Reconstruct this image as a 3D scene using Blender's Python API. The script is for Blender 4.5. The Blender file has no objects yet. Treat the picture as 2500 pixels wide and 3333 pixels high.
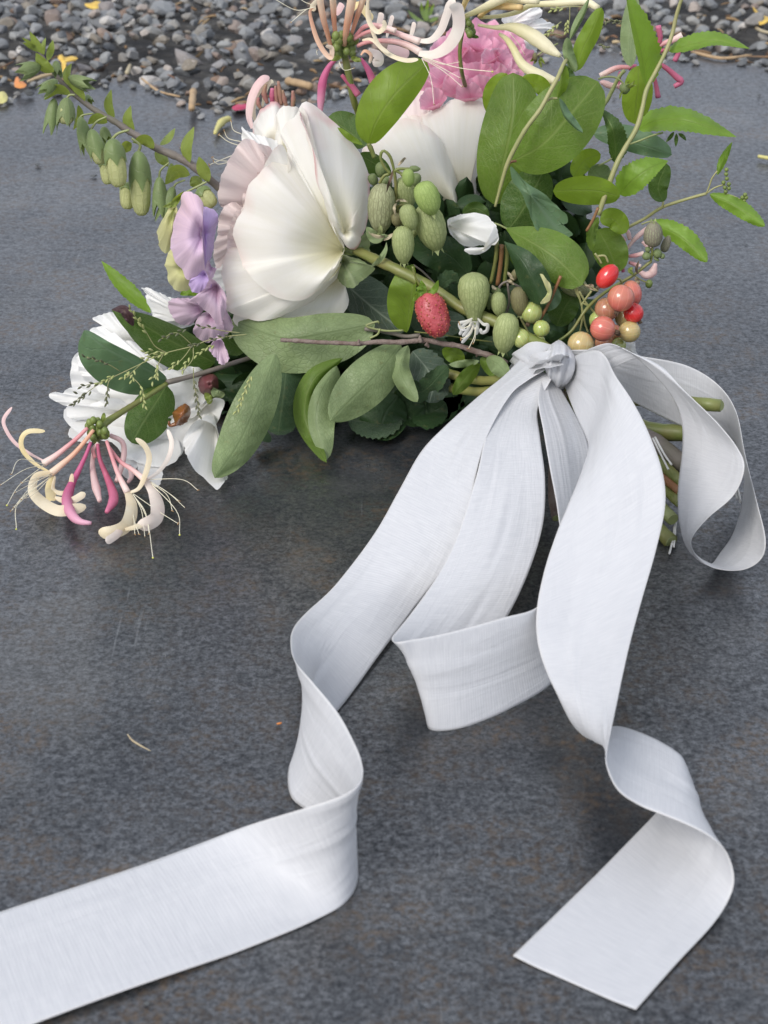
import bpy, math, random
import numpy as np
R = math.radians
random.seed(4); RS = np.random.RandomState(7)
S = bpy.context.scene
COL = S.collection

# ------------------------------------------------------------------ camera, sky, sun, exposure
CAM_H, PITCH, FPX = 0.37, R(29), 5812.0
cd = bpy.data.cameras.new('camera'); cam = bpy.data.objects.new('camera', cd); COL.objects.link(cam)
cam.location = (0, 0, CAM_H); cam.rotation_euler = (math.pi/2 - PITCH, 0, 0)
cd.sensor_fit = 'VERTICAL'; cd.sensor_height = 36; cd.lens = 36*FPX/3333
cd.clip_start = 0.01; cd.clip_end = 200
cd.dof.use_dof = True; cd.dof.focus_distance = 0.80; cd.dof.aperture_fstop = 26
S.camera = cam

SUN_EL, SUN_AZ = R(42), R(-140)        # azimuth from +Y (away from the camera), negative = to the left
w = bpy.data.worlds.new('World'); S.world = w; w.use_nodes = True
nt = w.node_tree; bg = nt.nodes['Background']
sky = nt.nodes.new('ShaderNodeTexSky'); sky.sky_type = 'NISHITA'; sky.sun_disc = False
sky.sun_elevation = SUN_EL; sky.sun_rotation = SUN_AZ
sky.air_density = .85; sky.dust_density = 4.0; sky.ozone_density = 1.0
# bright thin overcast: an even white cloud veil over the clear sky
veil = nt.nodes.new('ShaderNodeMix'); veil.data_type = 'RGBA'; veil.inputs[0].default_value = .72
nt.links.new(sky.outputs[0], veil.inputs[6]); veil.inputs[7].default_value = (6.4, 6.8, 7.6, 1)
nt.links.new(veil.outputs[2], bg.inputs[0]); bg.inputs[1].default_value = 0.125
sd = bpy.data.lights.new('sun', 'SUN'); sun = bpy.data.objects.new('sun', sd); COL.objects.link(sun)
sd.energy = 1.9; sd.angle = R(26); sd.color = (1, .96, .9)
sun.rotation_euler = (-(math.pi/2 - SUN_EL), 0, -SUN_AZ)
S.view_settings.view_transform = 'Standard'; S.view_settings.look = 'None'
S.view_settings.exposure = 0.48; S.view_settings.gamma = 1; S.view_settings.use_curve_mapping = False
S.cycles.use_denoising = True
S.cycles.max_bounces = 10; S.cycles.transparent_max_bounces = 8

# ------------------------------------------------------------------ pixel -> place helpers
CX, CY = 1250.0, 1666.5
cp, sp = math.cos(PITCH), math.sin(PITCH)
def ray(x, y):
    a, b = (x-CX)/FPX, -(y-CY)/FPX
    return np.array([a, cp + b*sp, -sp + b*cp])
CAMP = np.array([0, 0, CAM_H])
def H(x, y, z):                       # point of that line of sight at height z
    r = ray(x, y); return CAMP + r*((z-CAM_H)/r[2])
ZREST = [.0012]; LAYER = [0]
def next_layer(): LAYER[0] += 1; ZREST[0] = .0010 + .00037*(LAYER[0] % 17)
def P(x, y, d):                       # point of that line of sight at distance d down the slab
    r = ray(x, y); p = CAMP + r*(d/r[1])
    if p[2] < ZREST[0]: p = H(x, y, ZREST[0])   # things rest on the slab, one a hair above the other
    return p
CR = {1: (0, 0, .5425), 2: (800, 0, .5425), 3: (1600, 0, .5425), 4: (450, 500, .5425), 5: (1050, 450, .5425),
      6: (1600, 600, .5425), 7: (0, 850, .5425), 8: (650, 950, .6028), 9: (1300, 1050, .7233), 10: (800, 1700, .7233),
      11: (0, 2300, .7836), 12: (1500, 2200, .6028), 0: (0, 0, 1)}
def q(c, s):                          # "x,y x,y" written in a detail view -> photo coordinates
    ox, oy, k = CR[c]
    return [(ox+float(a.split(',')[0])*k, oy+float(a.split(',')[1])*k) for a in s.split()]
def spline(pts, n, closed=False, cum=None):
    p = np.array(pts, float); m = len(p)
    if m < 3 and not closed:
        t = np.linspace(0, 1, n)[:, None]; return p[0]*(1-t) + p[-1]*t
    if closed: ext = np.vstack([p[-1], p, p[0], p[1]]); segs = m
    else: ext = np.vstack([2*p[0]-p[1], p, 2*p[-1]-p[-2]]); segs = m-1
    # centripetal-ish: parameter by chord length so samples are spread evenly
    chord = np.linalg.norm(np.diff(np.vstack([p, p[:1]]) if closed else p, axis=0), axis=1)
    if cum is None: cum = np.concatenate([[0], np.cumsum(chord)]); cum /= max(cum[-1], 1e-9)
    ts = np.linspace(0, 1, n, endpoint=not closed)
    out = []
    for t in ts:
        i = min(max(np.searchsorted(cum, t, side='right')-1, 0), segs-1)
        u = (t-cum[i])/max(cum[i+1]-cum[i], 1e-9)
        a, b, c, d = ext[i], ext[i+1], ext[i+2], ext[i+3]
        out.append(.5*(2*b + (c-a)*u + (2*a-5*b+4*c-d)*u*u + (3*b-a-3*c+d)*u**3))
    return np.array(out)

# ------------------------------------------------------------------ object helpers
def thing(name, label, cat, loc, group=None, kind=None):
    o = bpy.data.objects.new(name, None); COL.objects.link(o); o.location = tuple(float(v) for v in loc)
    o.empty_display_size = .01
    o['label'] = label; o['category'] = cat
    if group: o['group'] = group
    if kind: o['kind'] = kind
    return o
def world_loc(o):
    l = np.array(o.location[:])
    while o.parent: o = o.parent; l = l + np.array(o.location[:])
    return l
def obj(name, verts, faces, mat, parent=None, uvs=None, smooth=True, label=None):
    v = np.array(verts, float)
    if parent is not None: base = world_loc(parent); v = v - base
    me = bpy.data.meshes.new(name); me.from_pydata(v.tolist(), [], [list(map(int, f)) for f in faces])
    me.materials.append(mat)
    if smooth: me.polygons.foreach_set('use_smooth', [True]*len(me.polygons))
    if uvs is not None:
        ul = me.uv_layers.new(name='UVMap'); idx = np.zeros(len(me.loops), int); me.loops.foreach_get('vertex_index', idx)
        ul.data.foreach_set('uv', np.array(uvs, float)[idx].ravel())
    me.update()
    o = bpy.data.objects.new(name, me); COL.objects.link(o)
    if parent is not None: o.parent = parent
    if label: o['label'] = label
    return o
def tag(o, label, cat, group=None, kind=None):
    o['label'] = label; o['category'] = cat
    if group: o['group'] = group
    if kind: o['kind'] = kind
    return o
def recentre(o, loc):                # put a one-mesh thing's origin at its base
    loc = np.array(loc, float); n = len(o.data.vertices); c = np.zeros(n*3); o.data.vertices.foreach_get('co', c)
    o.data.vertices.foreach_set('co', (c.reshape(-1, 3)-loc).ravel()); o.location = loc.tolist(); o.data.update(); return o
def grid_faces(nr, nc, wrap=False):
    f = []
    for i in range(nr-1):
        for j in range(nc if wrap else nc-1):
            k = (j+1) % nc; f.append((i*nc+j, i*nc+k, (i+1)*nc+k, (i+1)*nc+j))
    return f
def frames(p):
    t = np.gradient(p, axis=0); t /= np.linalg.norm(t, axis=1)[:, None]+1e-12
    n = np.cross(t[0], [0, 0, 1.]);
    if np.linalg.norm(n) < 1e-3: n = np.cross(t[0], [0, 1., 0])
    n /= np.linalg.norm(n); N = []
    for i in range(len(p)):
        n = n - t[i]*np.dot(n, t[i]); n /= np.linalg.norm(n)+1e-12; N.append(n)
    N = np.array(N); return t, N, np.cross(t, N)
def tube_data(pts, radii, seg=8, n=None, wob=0):
    m = len(pts); n = n or max(4, 5*(m-1)+1)
    p = spline(pts, n); r = np.interp(np.linspace(0, 1, n), np.linspace(0, 1, len(radii)), radii)
    if wob: r = r*(1+wob*RS.randn(n))
    t, N, B = frames(p); V, U = [], []
    for i in range(n):
        for j in range(seg):
            a = 2*math.pi*j/seg; V.append(p[i] + r[i]*(math.cos(a)*N[i] + math.sin(a)*B[i])); U.append((j/seg, i/(n-1)))
    F = grid_faces(n, seg, True); F.append(tuple(range(seg-1, -1, -1))); F.append(tuple(range((n-1)*seg, n*seg)))
    return V, F, U
def tube(name, pts, radii, mat, parent=None, seg=8, n=None, label=None, wob=0):
    V, F, U = tube_data(pts, radii, seg, n, wob); return obj(name, V, F, mat, parent, U, label=label)
def join(*datas):
    V, F, U = [], [], []
    for v, f, u in datas:
        k = len(V); V += list(v); U += list(u); F += [tuple(i+k for i in g) for g in f]
    return V, F, U
def lathe_data(a, b, prof, seg=16, rib=0, nrib=0, zig=0, sy=1.0):
    """profile [(t along a->b, radius)]; zig: the last ring becomes pointed lobes"""
    a, b = np.array(a), np.array(b); ax = b-a; L = np.linalg.norm(ax); t = ax/L
    n = np.cross(t, [0, 1., .3]); n /= np.linalg.norm(n); m = np.cross(t, n)
    V, U = [], []
    for i, (s, r) in enumerate(prof):
        for j in range(seg):
            an = 2*math.pi*j/seg; rr = r*(1+rib*math.cos(nrib*an)); ss = s
            if zig and i == len(prof)-1: ss = s + zig*(.5+.5*math.cos(an*5))**1.5
            V.append(a + t*(L*ss) + rr*(math.cos(an)*n + sy*math.sin(an)*m)); U.append((j/seg, s))
    F = grid_faces(len(prof), seg, True); F.append(tuple(range(seg-1, -1, -1)))
    if not zig: F.append(tuple(range((len(prof)-1)*seg, len(prof)*seg)))
    return V, F, U
def strap_data(A, B, n=40, nc=7, camber=0.0, wave=0.0, seed=0):
    """surface between two edge curves"""
    A, B = np.array(A), np.array(B)
    if len(A) == len(B) and len(A) < n:
        ch = np.linalg.norm(np.diff(A, axis=0), axis=1)+np.linalg.norm(np.diff(B, axis=0), axis=1); cm = np.concatenate([[0], np.cumsum(ch)]); cm /= cm[-1]
        A, B = spline(A, n, cum=cm), spline(B, n, cum=cm)
    else: A, B = spline(A, n), spline(B, n)
    V, U = [], []
    t = np.gradient((A+B)/2, axis=0); t /= np.linalg.norm(t, axis=1)[:, None]+1e-12
    rs = np.random.RandomState(seed); ph = rs.rand(6)*6
    cr_ = [(rs.rand()*.9+.05, rs.rand(), .03+.09*rs.rand(), .02+.05*rs.rand(), rs.choice([-1, 1]), (rs.rand()-.5)*.5) for _ in range(11)]
    for i in range(n):
        w_ = B[i]-A[i]; nn = np.cross(t[i], w_); nn /= np.linalg.norm(nn)+1e-12
        for j in range(nc):
            u = j/(nc-1); s = i/(n-1)
            off = camber*4*u*(1-u)*np.linalg.norm(w_)
            if wave:
                off += wave*(math.sin(9*s+ph[0]+3*u)+.6*math.sin(23*s+ph[1]-5*u)+.5*math.sin(6*u+ph[2]+15*s))*min(1, 6*s, 6*(1-s))
                for cu_, cs_, cl_, cw_, sg_, sk_ in cr_:
                    off += sg_*wave*.6*math.exp(-((s-cs_)/cl_)**2*3)*math.exp(-((u-cu_-sk_*(s-cs_))/cw_)**2)
            V.append(A[i]+w_*u + nn*off); U.append((u, s))
    return V, grid_faces(n, nc), U

# ------------------------------------------------------------------ materials
class NT:
    def __init__(s, name):
        s.m = bpy.data.materials.new(name); s.m.use_nodes = True; s.t = s.m.node_tree; s.n = s.t.nodes; s.l = s.t.links
        s.b = s.n['Principled BSDF']; s.o = s.n['Material Output']
    def node(s, typ, **kw):
        x = s.n.new(typ)
        for k, v in kw.items(): setattr(x, k, v)
        return x
    def put(s, sock, v):
        if hasattr(v, 'is_output') or isinstance(v, bpy.types.NodeSocket): s.l.new(v, sock)
        else: sock.default_value = v
    def math(s, op, a, b=None, c=None, clamp=False):
        x = s.node('ShaderNodeMath', operation=op, use_clamp=clamp); s.put(x.inputs[0], a)
        if b is not None: s.put(x.inputs[1], b)
        if c is not None: s.put(x.inputs[2], c)
        return x.outputs[0]
    def noise(s, vec, scale, detail=3, rough=.55, dim='3D', dist=0):
        x = s.node('ShaderNodeTexNoise', noise_dimensions=dim); s.l.new(vec, x.inputs['Vector'])
        x.inputs['Scale'].default_value = scale; x.inputs['Detail'].default_value = detail; x.inputs['Roughness'].default_value = rough
        x.inputs['Distortion'].default_value = dist
        return x.outputs['Fac']
    def ramp(s, f, stops):
        x = s.node('ShaderNodeValToRGB'); s.l.new(f, x.inputs[0]); e = x.color_ramp.elements
        while len(e) < len(stops): e.new(.5)
        for k, (p, c) in enumerate(stops):
            e[k].position = p; e[k].color = (*c, 1) if isinstance(c, tuple) else (c, c, c, 1)
        return x.outputs[0]
    def mix(s, f, a, b, mode='MIX'):
        x = s.node('ShaderNodeMix', data_type='RGBA', blend_type=mode); s.put(x.inputs[0], f)
        s.put(x.inputs[6], (*a, 1) if isinstance(a, tuple) else a); s.put(x.inputs[7], (*b, 1) if isinstance(b, tuple) else b)
        return x.outputs[2]
    def mapr(s, f, a, b, c=0., d=1.):
        x = s.node('ShaderNodeMapRange'); s.l.new(f, x.inputs[0])
        for k, v in enumerate((a, b, c, d)): x.inputs[k+1].default_value = v
        return x.outputs[0]
    def scale(s, vec, v):
        x = s.node('ShaderNodeMapping'); s.l.new(vec, x.inputs[0]); x.inputs['Scale'].default_value = v; return x.outputs[0]
    def bump(s, h, strength, dist=.001):
        x = s.node('ShaderNodeBump'); s.l.new(h, x.inputs['Height']); x.inputs['Strength'].default_value = strength
        x.inputs['Distance'].default_value = dist; s.l.new(x.outputs[0], s.b.inputs['Normal']); return x.outputs[0]
    def translucent(s, col, fac, normal=None):
        t = s.node('ShaderNodeBsdfTranslucent'); s.put(t.inputs[0], (*col, 1) if isinstance(col, tuple) else col)
        if normal is not None: s.l.new(normal, t.inputs['Normal'])
        x = s.node('ShaderNodeMixShader'); x.inputs[0].default_value = fac
        s.l.new(s.b.outputs[0], x.inputs[1]); s.l.new(t.outputs[0], x.inputs[2]); s.l.new(x.outputs[0], s.o.inputs[0])
    def base(s, c, rough=.5, spec=.5):
        s.put(s.b.inputs['Base Color'], (*c, 1) if isinstance(c, tuple) else c)
        s.b.inputs['Roughness'].default_value = rough; s.b.inputs['Specular IOR Level'].default_value = spec
    def uv(s):
        x = s.node('ShaderNodeUVMap'); x.uv_map = 'UVMap'; return x.outputs[0]
    def pos(s): return s.node('ShaderNodeNewGeometry').outputs['Position']
    def objc(s): return s.node('ShaderNodeTexCoord').outputs['Object']

def leaf_mat(name, col, vein, tr=.35, nl=7, vs=.75, rough=.42, retic=.35, fuzz=0., tcol=None, slope=.35):
    k = NT(name); uv = k.uv(); sx = k.node('ShaderNodeSeparateXYZ'); k.l.new(uv, sx.inputs[0])
    u = k.math('ABSOLUTE', k.math('MULTIPLY_ADD', sx.outputs[0], 2, -1)); v = sx.outputs[1]
    mid = k.mapr(u, .015, .075, 1, 0)
    curve = k.math('POWER', u, .75)
    wob = k.noise(k.scale(uv, (3, 3, 3)), 3, 2)
    ph = k.math('FRACT', k.math('ADD', k.math('MULTIPLY_ADD', v, nl, k.math('MULTIPLY', curve, -slope*nl)), k.math('MULTIPLY', wob, .5)))
    lat = k.mapr(k.math('ABSOLUTE', k.math('SUBTRACT', ph, .5)), .0, .075, 1, 0)
    lat = k.math('MULTIPLY', lat, k.mapr(u, .3, 1, 1, .35))
    vo = k.node('ShaderNodeTexVoronoi', feature='DISTANCE_TO_EDGE'); k.l.new(k.scale(uv, (14, 26, 1)), vo.inputs[0]); vo.inputs['Scale'].default_value = 1
    ret = k.math('MULTIPLY', k.mapr(vo.outputs['Distance'], .0, .12, 1, 0), retic)
    vn = k.math('MAXIMUM', k.math('MAXIMUM', mid, k.math('MULTIPLY', lat, .8)), ret)
    n1 = k.noise(k.objc(), 60, 4); n2 = k.noise(k.objc(), 400, 2)
    c1 = k.mix(k.mapr(n1, .3, .7), tuple(x*.78 for x in col), tuple(min(1, x*1.22) for x in col))
    c1 = k.mix(k.mapr(n2, .62, .75, 0, .35), c1, (.16, .14, .05))
    cc = k.mix(k.math('MULTIPLY', vn, vs), c1, vein)
    k.base(cc, rough, .3)
    h = k.math('SUBTRACT', k.math('MULTIPLY', n2, .3), k.math('MULTIPLY', vn, 1.0))
    nb = k.bump(h, .3, .0006)
    if fuzz: k.b.inputs['Sheen Weight'].default_value = fuzz; k.b.inputs['Sheen Roughness'].default_value = .4
    t = tcol or (min(1, col[0]*1.9), min(1, col[1]*1.75), col[2]*.8)
    tc = k.mix(k.math('MULTIPLY', vn, .55), t, tuple(x*.75 for x in t))
    k.translucent(tc, tr, nb); return k.m

def petal_mat(name, col, base=None, edge=None, tr=.4, streak=.15, rough=.5, blush=None):
    k = NT(name); uv = k.uv(); sx = k.node('ShaderNodeSeparateXYZ'); k.l.new(uv, sx.inputs[0]); v = sx.outputs[1]
    c = k.mix(k.mapr(k.noise(k.objc(), 25, 2), .3, .7), col, tuple(x*.95 for x in col))
    if base: c = k.mix(k.mapr(v, 0, .55, 1, 0), c, base)
    if blush:
        c = k.mix(k.math('MULTIPLY', k.mapr(k.noise(k.objc(), 35, 2), .5, .72), .8), c, blush)
    if edge: c = k.mix(k.math('MULTIPLY', k.mapr(v, .88, 1.0), k.mapr(k.noise(k.objc(), 40, 2), .42, .6)), c, edge)
    st = k.noise(k.scale(uv, (70, 1.6, 1)), 1, 3)
    c = k.mix(k.mapr(st, .35, .75, 0, streak), c, tuple(x*.72 for x in (base or col)))
    k.base(c, rough, .3); k.b.inputs['Sheen Weight'].default_value = .15
    h = k.math('ADD', k.math('MULTIPLY', st, .7), k.math('MULTIPLY', k.noise(k.objc(), 160, 3), .8))
    nb = k.bump(h, .2, .0007)
    k.translucent(c, tr, nb); return k.m

def plain_mat(name, col, col2=None, rough=.5, tr=0, scale=80, spec=.5, bump=.2, sss=0, along=None, coat=0):
    k = NT(name); n = k.noise(k.objc(), scale, 4)
    c = k.mix(k.mapr(n, .3, .7), col, col2 or tuple(x*.7 for x in col))
    if along:
        sx = k.node('ShaderNodeSeparateXYZ'); k.l.new(k.uv(), sx.inputs[0]); c = k.mix(k.mapr(sx.outputs[1], along[1], along[2]), c, along[0])
    k.base(c, rough, spec)
    nb = k.bump(k.noise(k.objc(), scale*6, 2), bump, .0006)
    if sss:
        k.b.inputs['Subsurface Weight'].default_value = sss; k.b.inputs['Subsurface Radius'].default_value = (.006, .003, .002); k.b.inputs['Subsurface Scale'].default_value = .6
    if coat: k.b.inputs['Coat Weight'].default_value = coat; k.b.inputs['Coat Roughness'].default_value = .08
    if tr: k.translucent(c, tr, nb)
    return k.m

def pod_mat(name, col, vein, tr=.35, nv=10, vs=.55):
    k = NT(name); uv = k.uv(); sx = k.node('ShaderNodeSeparateXYZ'); k.l.new(uv, sx.inputs[0])
    wob = k.noise(k.scale(uv, (8, 5, 1)), 1, 3)
    f = k.math('FRACT', k.math('MULTIPLY_ADD', sx.outputs[0], nv*2, k.math('MULTIPLY', wob, .9)))
    line = k.mapr(k.math('ABSOLUTE', k.math('SUBTRACT', f, .5)), .02, .16, 1, 0)
    vo = k.node('ShaderNodeTexVoronoi', feature='DISTANCE_TO_EDGE'); k.l.new(k.scale(uv, (nv*2.2, 9, 1)), vo.inputs[0]); vo.inputs['Scale'].default_value = 1
    ret = k.mapr(vo.outputs['Distance'], .0, .14, .6, 0)
    vn = k.math('MAXIMUM', line, ret)
    c = k.mix(k.mapr(k.noise(k.objc(), 90, 3), .3, .7), col, tuple(x*.8 for x in col))
    c = k.mix(k.math('MULTIPLY', vn, vs), c, vein)
    k.base(c, .5, .35); nb = k.bump(vn, .35, .0006); k.translucent(c, tr, nb); return k.m

def berry_mat(name, col, col2, stripe=.3):
    k = NT(name); uv = k.uv(); sx = k.node('ShaderNodeSeparateXYZ'); k.l.new(uv, sx.inputs[0])
    f = k.math('FRACT', k.math('MULTIPLY_ADD', sx.outputs[0], 11, k.math('MULTIPLY', k.noise(k.objc(), 120, 2), .3)))
    line = k.mapr(k.math('ABSOLUTE', k.math('SUBTRACT', f, .5)), .0, .1, stripe, 0)
    c = k.mix(k.mapr(k.noise(k.objc(), 90, 3), .35, .65), col, col2)
    c = k.mix(line, c, tuple(min(1, x*1.6+.06) for x in col2))
    k.base(c, .18, .5); k.b.inputs['Coat Weight'].default_value = .3; k.b.inputs['Coat Roughness'].default_value = .1; k.bump(k.noise(k.objc(), 260, 3), .12, .0006)
    k.b.inputs['Subsurface Weight'].default_value = .5; k.b.inputs['Subsurface Radius'].default_value = (.004, .002, .001); k.b.inputs['Subsurface Scale'].default_value = .8
    return k.m

M = {}
M['leaf_bright'] = leaf_mat('leaf_bright', (.18, .28, .04), (.20, .27, .07), tr=.45, nl=8, retic=.15)
M['leaf_serrate'] = leaf_mat('leaf_serrate', (.17, .29, .045), (.19, .27, .06), tr=.42, nl=9, retic=.1, vs=.6)
M['leaf_mid'] = leaf_mat('leaf_mid', (.12, .20, .036), (.21, .28, .08), tr=.4, nl=6, retic=.5, vs=.85)
M['leaf_dark'] = leaf_mat('leaf_dark', (.058, .115, .026), (.15, .21, .07), tr=.3, nl=6, retic=.55, vs=.85)
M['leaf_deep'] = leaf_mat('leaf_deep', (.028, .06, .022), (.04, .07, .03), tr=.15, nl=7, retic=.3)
M['leaf_blue'] = leaf_mat('leaf_blue', (.11, .185, .095), (.14, .21, .13), tr=.2, nl=5, retic=.1, tcol=(.09, .2, .06))
M['leaf_under'] = leaf_mat('leaf_under', (.215, .28, .135), (.12, .17, .07), tr=.28, nl=7, retic=.75, vs=.5, tcol=(.18, .3, .06))
M['leaf_fuzzy'] = leaf_mat('leaf_fuzzy', (.055, .085, .06), (.19, .23, .18), tr=.12, nl=7, retic=.2, rough=.8, fuzz=.6)
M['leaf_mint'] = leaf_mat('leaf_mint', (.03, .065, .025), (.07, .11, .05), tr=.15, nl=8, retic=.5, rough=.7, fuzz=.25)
M['leaf_tip'] = leaf_mat('leaf_purple', (.05, .025, .03), (.09, .05, .05), tr=.15)
M['bract'] = leaf_mat('bract', (.20, .26, .07), (.26, .32, .10), tr=.4, nl=4, retic=.1)
M['petal_white'] = petal_mat('petal_white', (.89, .875, .83), base=(.86, .82, .50), tr=.45, edge=(.82, .70, .66))
M['petal_blush'] = petal_mat('petal_blush', (.89, .875, .84), base=(.86, .82, .58), tr=.45, blush=(.82, .70, .69), edge=(.70, .36, .38))
M['petal_pale'] = petal_mat('petal_pale', (.83, .72, .70), base=(.80, .58, .55), tr=.35)
M['petal_cold'] = petal_mat('petal_cold', (.88, .88, .87), base=(.88, .86, .76), tr=.42)
M['petal_pink'] = petal_mat('petal_pink', (.86, .46, .60), base=(.75, .24, .42), tr=.42, edge=(.88, .62, .72), streak=.3)
M['petal_lilac'] = petal_mat('petal_lilac', (.74, .57, .68), base=(.60, .42, .66), tr=.35, streak=.35, blush=(.72, .52, .56))
M['petal_mauve'] = petal_mat('petal_mauve', (.62, .48, .58), base=(.46, .25, .40), tr=.35, streak=.35)
M['petal_violet'] = petal_mat('petal_violet', (.60, .46, .74), base=(.42, .27, .58), tr=.35, streak=.35)
M['petal_yellow'] = petal_mat('petal_yellow', (.66, .64, .33), base=(.50, .55, .20), tr=.4)
M['stem_green'] = plain_mat('stem_green', (.13, .17, .04), (.17, .16, .05), .45)
M['stem_pale'] = plain_mat('stem_pale', (.24, .28, .11), (.20, .22, .09), .5)
M['stem_vine'] = plain_mat('stem_vine', (.30, .28, .13), (.22, .24, .09), .5)
M['stem_violet'] = plain_mat('stem_violet', (.17, .14, .13), (.13, .12, .09), .6)
M['stem_red'] = plain_mat('stem_red', (.25, .11, .05), (.18, .10, .04), .5)
M['bark'] = plain_mat('bark', (.115, .075, .06), (.20, .16, .14), .8, scale=220, bump=.9)
M['sepal'] = leaf_mat('sepal', (.19, .25, .12), (.25, .30, .17), tr=.25, nl=5, retic=.1, fuzz=.4, rough=.65)
M['ovary'] = plain_mat('ovary', (.17, .22, .05), (.10, .14, .03), .5)
M['pod_pale'] = pod_mat('pod_pale', (.46, .52, .24), (.19, .25, .08))
M['pod_bright'] = pod_mat('pod_bright', (.42, .54, .18), (.22, .34, .08))
M['pod_veined'] = pod_mat('pod_veined', (.52, .55, .32), (.17, .17, .09), vs=.7)
M['pod_brown'] = pod_mat('pod_brown', (.28, .27, .13), (.17, .13, .08), vs=.6)
M['pod_purple'] = pod_mat('pod_purple', (.33, .34, .22), (.19, .11, .13), vs=.75)
M['bud_green'] = pod_mat('bud_green', (.19, .25, .10), (.26, .31, .15), tr=.25, nv=6, vs=.4)
M['bud_cream'] = pod_mat('bud_cream', (.66, .68, .34), (.40, .46, .15), tr=.45, nv=5, vs=.25)
M['bud_leaf'] = leaf_mat('bud_leaf', (.17, .23, .09), (.25, .31, .15), tr=.25, nl=4, retic=.1, fuzz=.3)
M['h_peach'] = plain_mat('h_peach', (.74, .40, .27), (.78, .52, .36), .5, tr=.35, along=((.86, .74, .60), .45, 1.0))
M['h_pink'] = plain_mat('h_pink', (.70, .30, .33), (.76, .42, .42), .5, tr=.35, along=((.86, .74, .68), .35, 1.0))
M['h_cream'] = plain_mat('h_cream', (.80, .68, .46), (.83, .76, .60), .5, tr=.38)
M['h_yellow'] = plain_mat('h_yellow', (.82, .66, .32), (.84, .74, .48), .5, tr=.38)
M['h_white'] = plain_mat('h_white', (.80, .68, .62), (.84, .78, .70), .5, tr=.38)
M['h_lime'] = plain_mat('h_lime', (.72, .68, .36), (.80, .76, .52), .5, tr=.38, along=((.84, .79, .60), .3, .8))
M['h_orange'] = plain_mat('h_orange', (.72, .46, .20), (.75, .62, .32), .5, tr=.35)
M['h_magenta'] = plain_mat('h_magenta', (.52, .10, .24), (.60, .16, .30), .5, tr=.3, along=((.78, .50, .60), .5, 1.1))
M['h_crimson'] = plain_mat('h_crimson', (.45, .09, .17), (.55, .15, .24), .5, tr=.3, along=((.62, .18, .30), .4, 1.0))
M['h_rose'] = plain_mat('h_rose', (.74, .50, .50), (.78, .60, .58), .5, tr=.35)
M['h_redbud'] = plain_mat('h_redbud', (.42, .14, .17), (.30, .26, .12), .5, tr=.25)
M['filament'] = plain_mat('filament', (.84, .80, .62), (.86, .83, .70), .5, tr=.3)
M['stigma'] = plain_mat('stigma', (.42, .45, .08), (.5, .5, .12), .5)
M['anther'] = plain_mat('anther', (.25, .14, .06), (.40, .24, .10), .7)
M['dry'] = plain_mat('dry', (.06, .035, .02), (.12, .08, .05), .8)
M['dry_pale'] = plain_mat('dry_pale', (.42, .38, .26), (.28, .22, .14), .8)
M['strawberry'] = plain_mat('strawberry', (.28, .018, .03), (.48, .10, .11), .42, sss=.2, scale=170, coat=.15, bump=.8)
M['seed'] = plain_mat('seed', (.17, .012, .015), (.42, .12, .05), .4, scale=300)
M['berry_red'] = berry_mat('berry_red', (.46, .012, .018), (.55, .04, .035), .15)
M['berry_pink'] = berry_mat('berry_pink', (.50, .12, .10), (.44, .17, .11))
M['berry_dull'] = berry_mat('berry_dull', (.40, .15, .10), (.36, .20, .11))
M['berry_beige'] = berry_mat('berry_beige', (.45, .34, .16), (.40, .32, .14))
M['berry_green'] = berry_mat('berry_green', (.30, .36, .10), (.34, .38, .14))
M['spikelet'] = plain_mat('spikelet', (.36, .40, .14), (.42, .45, .20), .6, tr=.2)
M['spikelet_dark'] = plain_mat('spikelet_dark', (.09, .10, .05), (.15, .16, .09), .6, tr=.15)
M['brown_bit'] = plain_mat('brown_bit', (.13, .045, .015), (.22, .08, .02), .3, coat=.3)
M['twine'] = plain_mat('twine', (.75, .74, .70), None, .9)
M['deb_yellow'] = plain_mat('deb_yellow', (.68, .42, .06), (.72, .52, .12), .6, tr=.2)
M['deb_lemon'] = plain_mat('deb_lemon', (.62, .56, .22), (.55, .52, .2), .6, tr=.2)
M['deb_orange'] = plain_mat('deb_orange', (.55, .17, .04), (.5, .22, .06), .6)
M['deb_wood'] = plain_mat('deb_wood', (.42, .30, .17), (.28, .19, .11), .8, scale=150)
def litter_mat():
    k = NT('litter'); g = k.node('ShaderNodeNewGeometry')
    k.base(k.ramp(g.outputs['Random Per Island'], [(0, (.10, .06, .035)), (.4, (.20, .13, .07)), (.7, (.33, .24, .13)), (.9, (.14, .07, .045)), (1, (.45, .36, .22))]), .85, .3); return k.m
M['litter'] = litter_mat()
M['deb_magenta'] = plain_mat('deb_magenta', (.42, .03, .09), None, .6)

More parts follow.
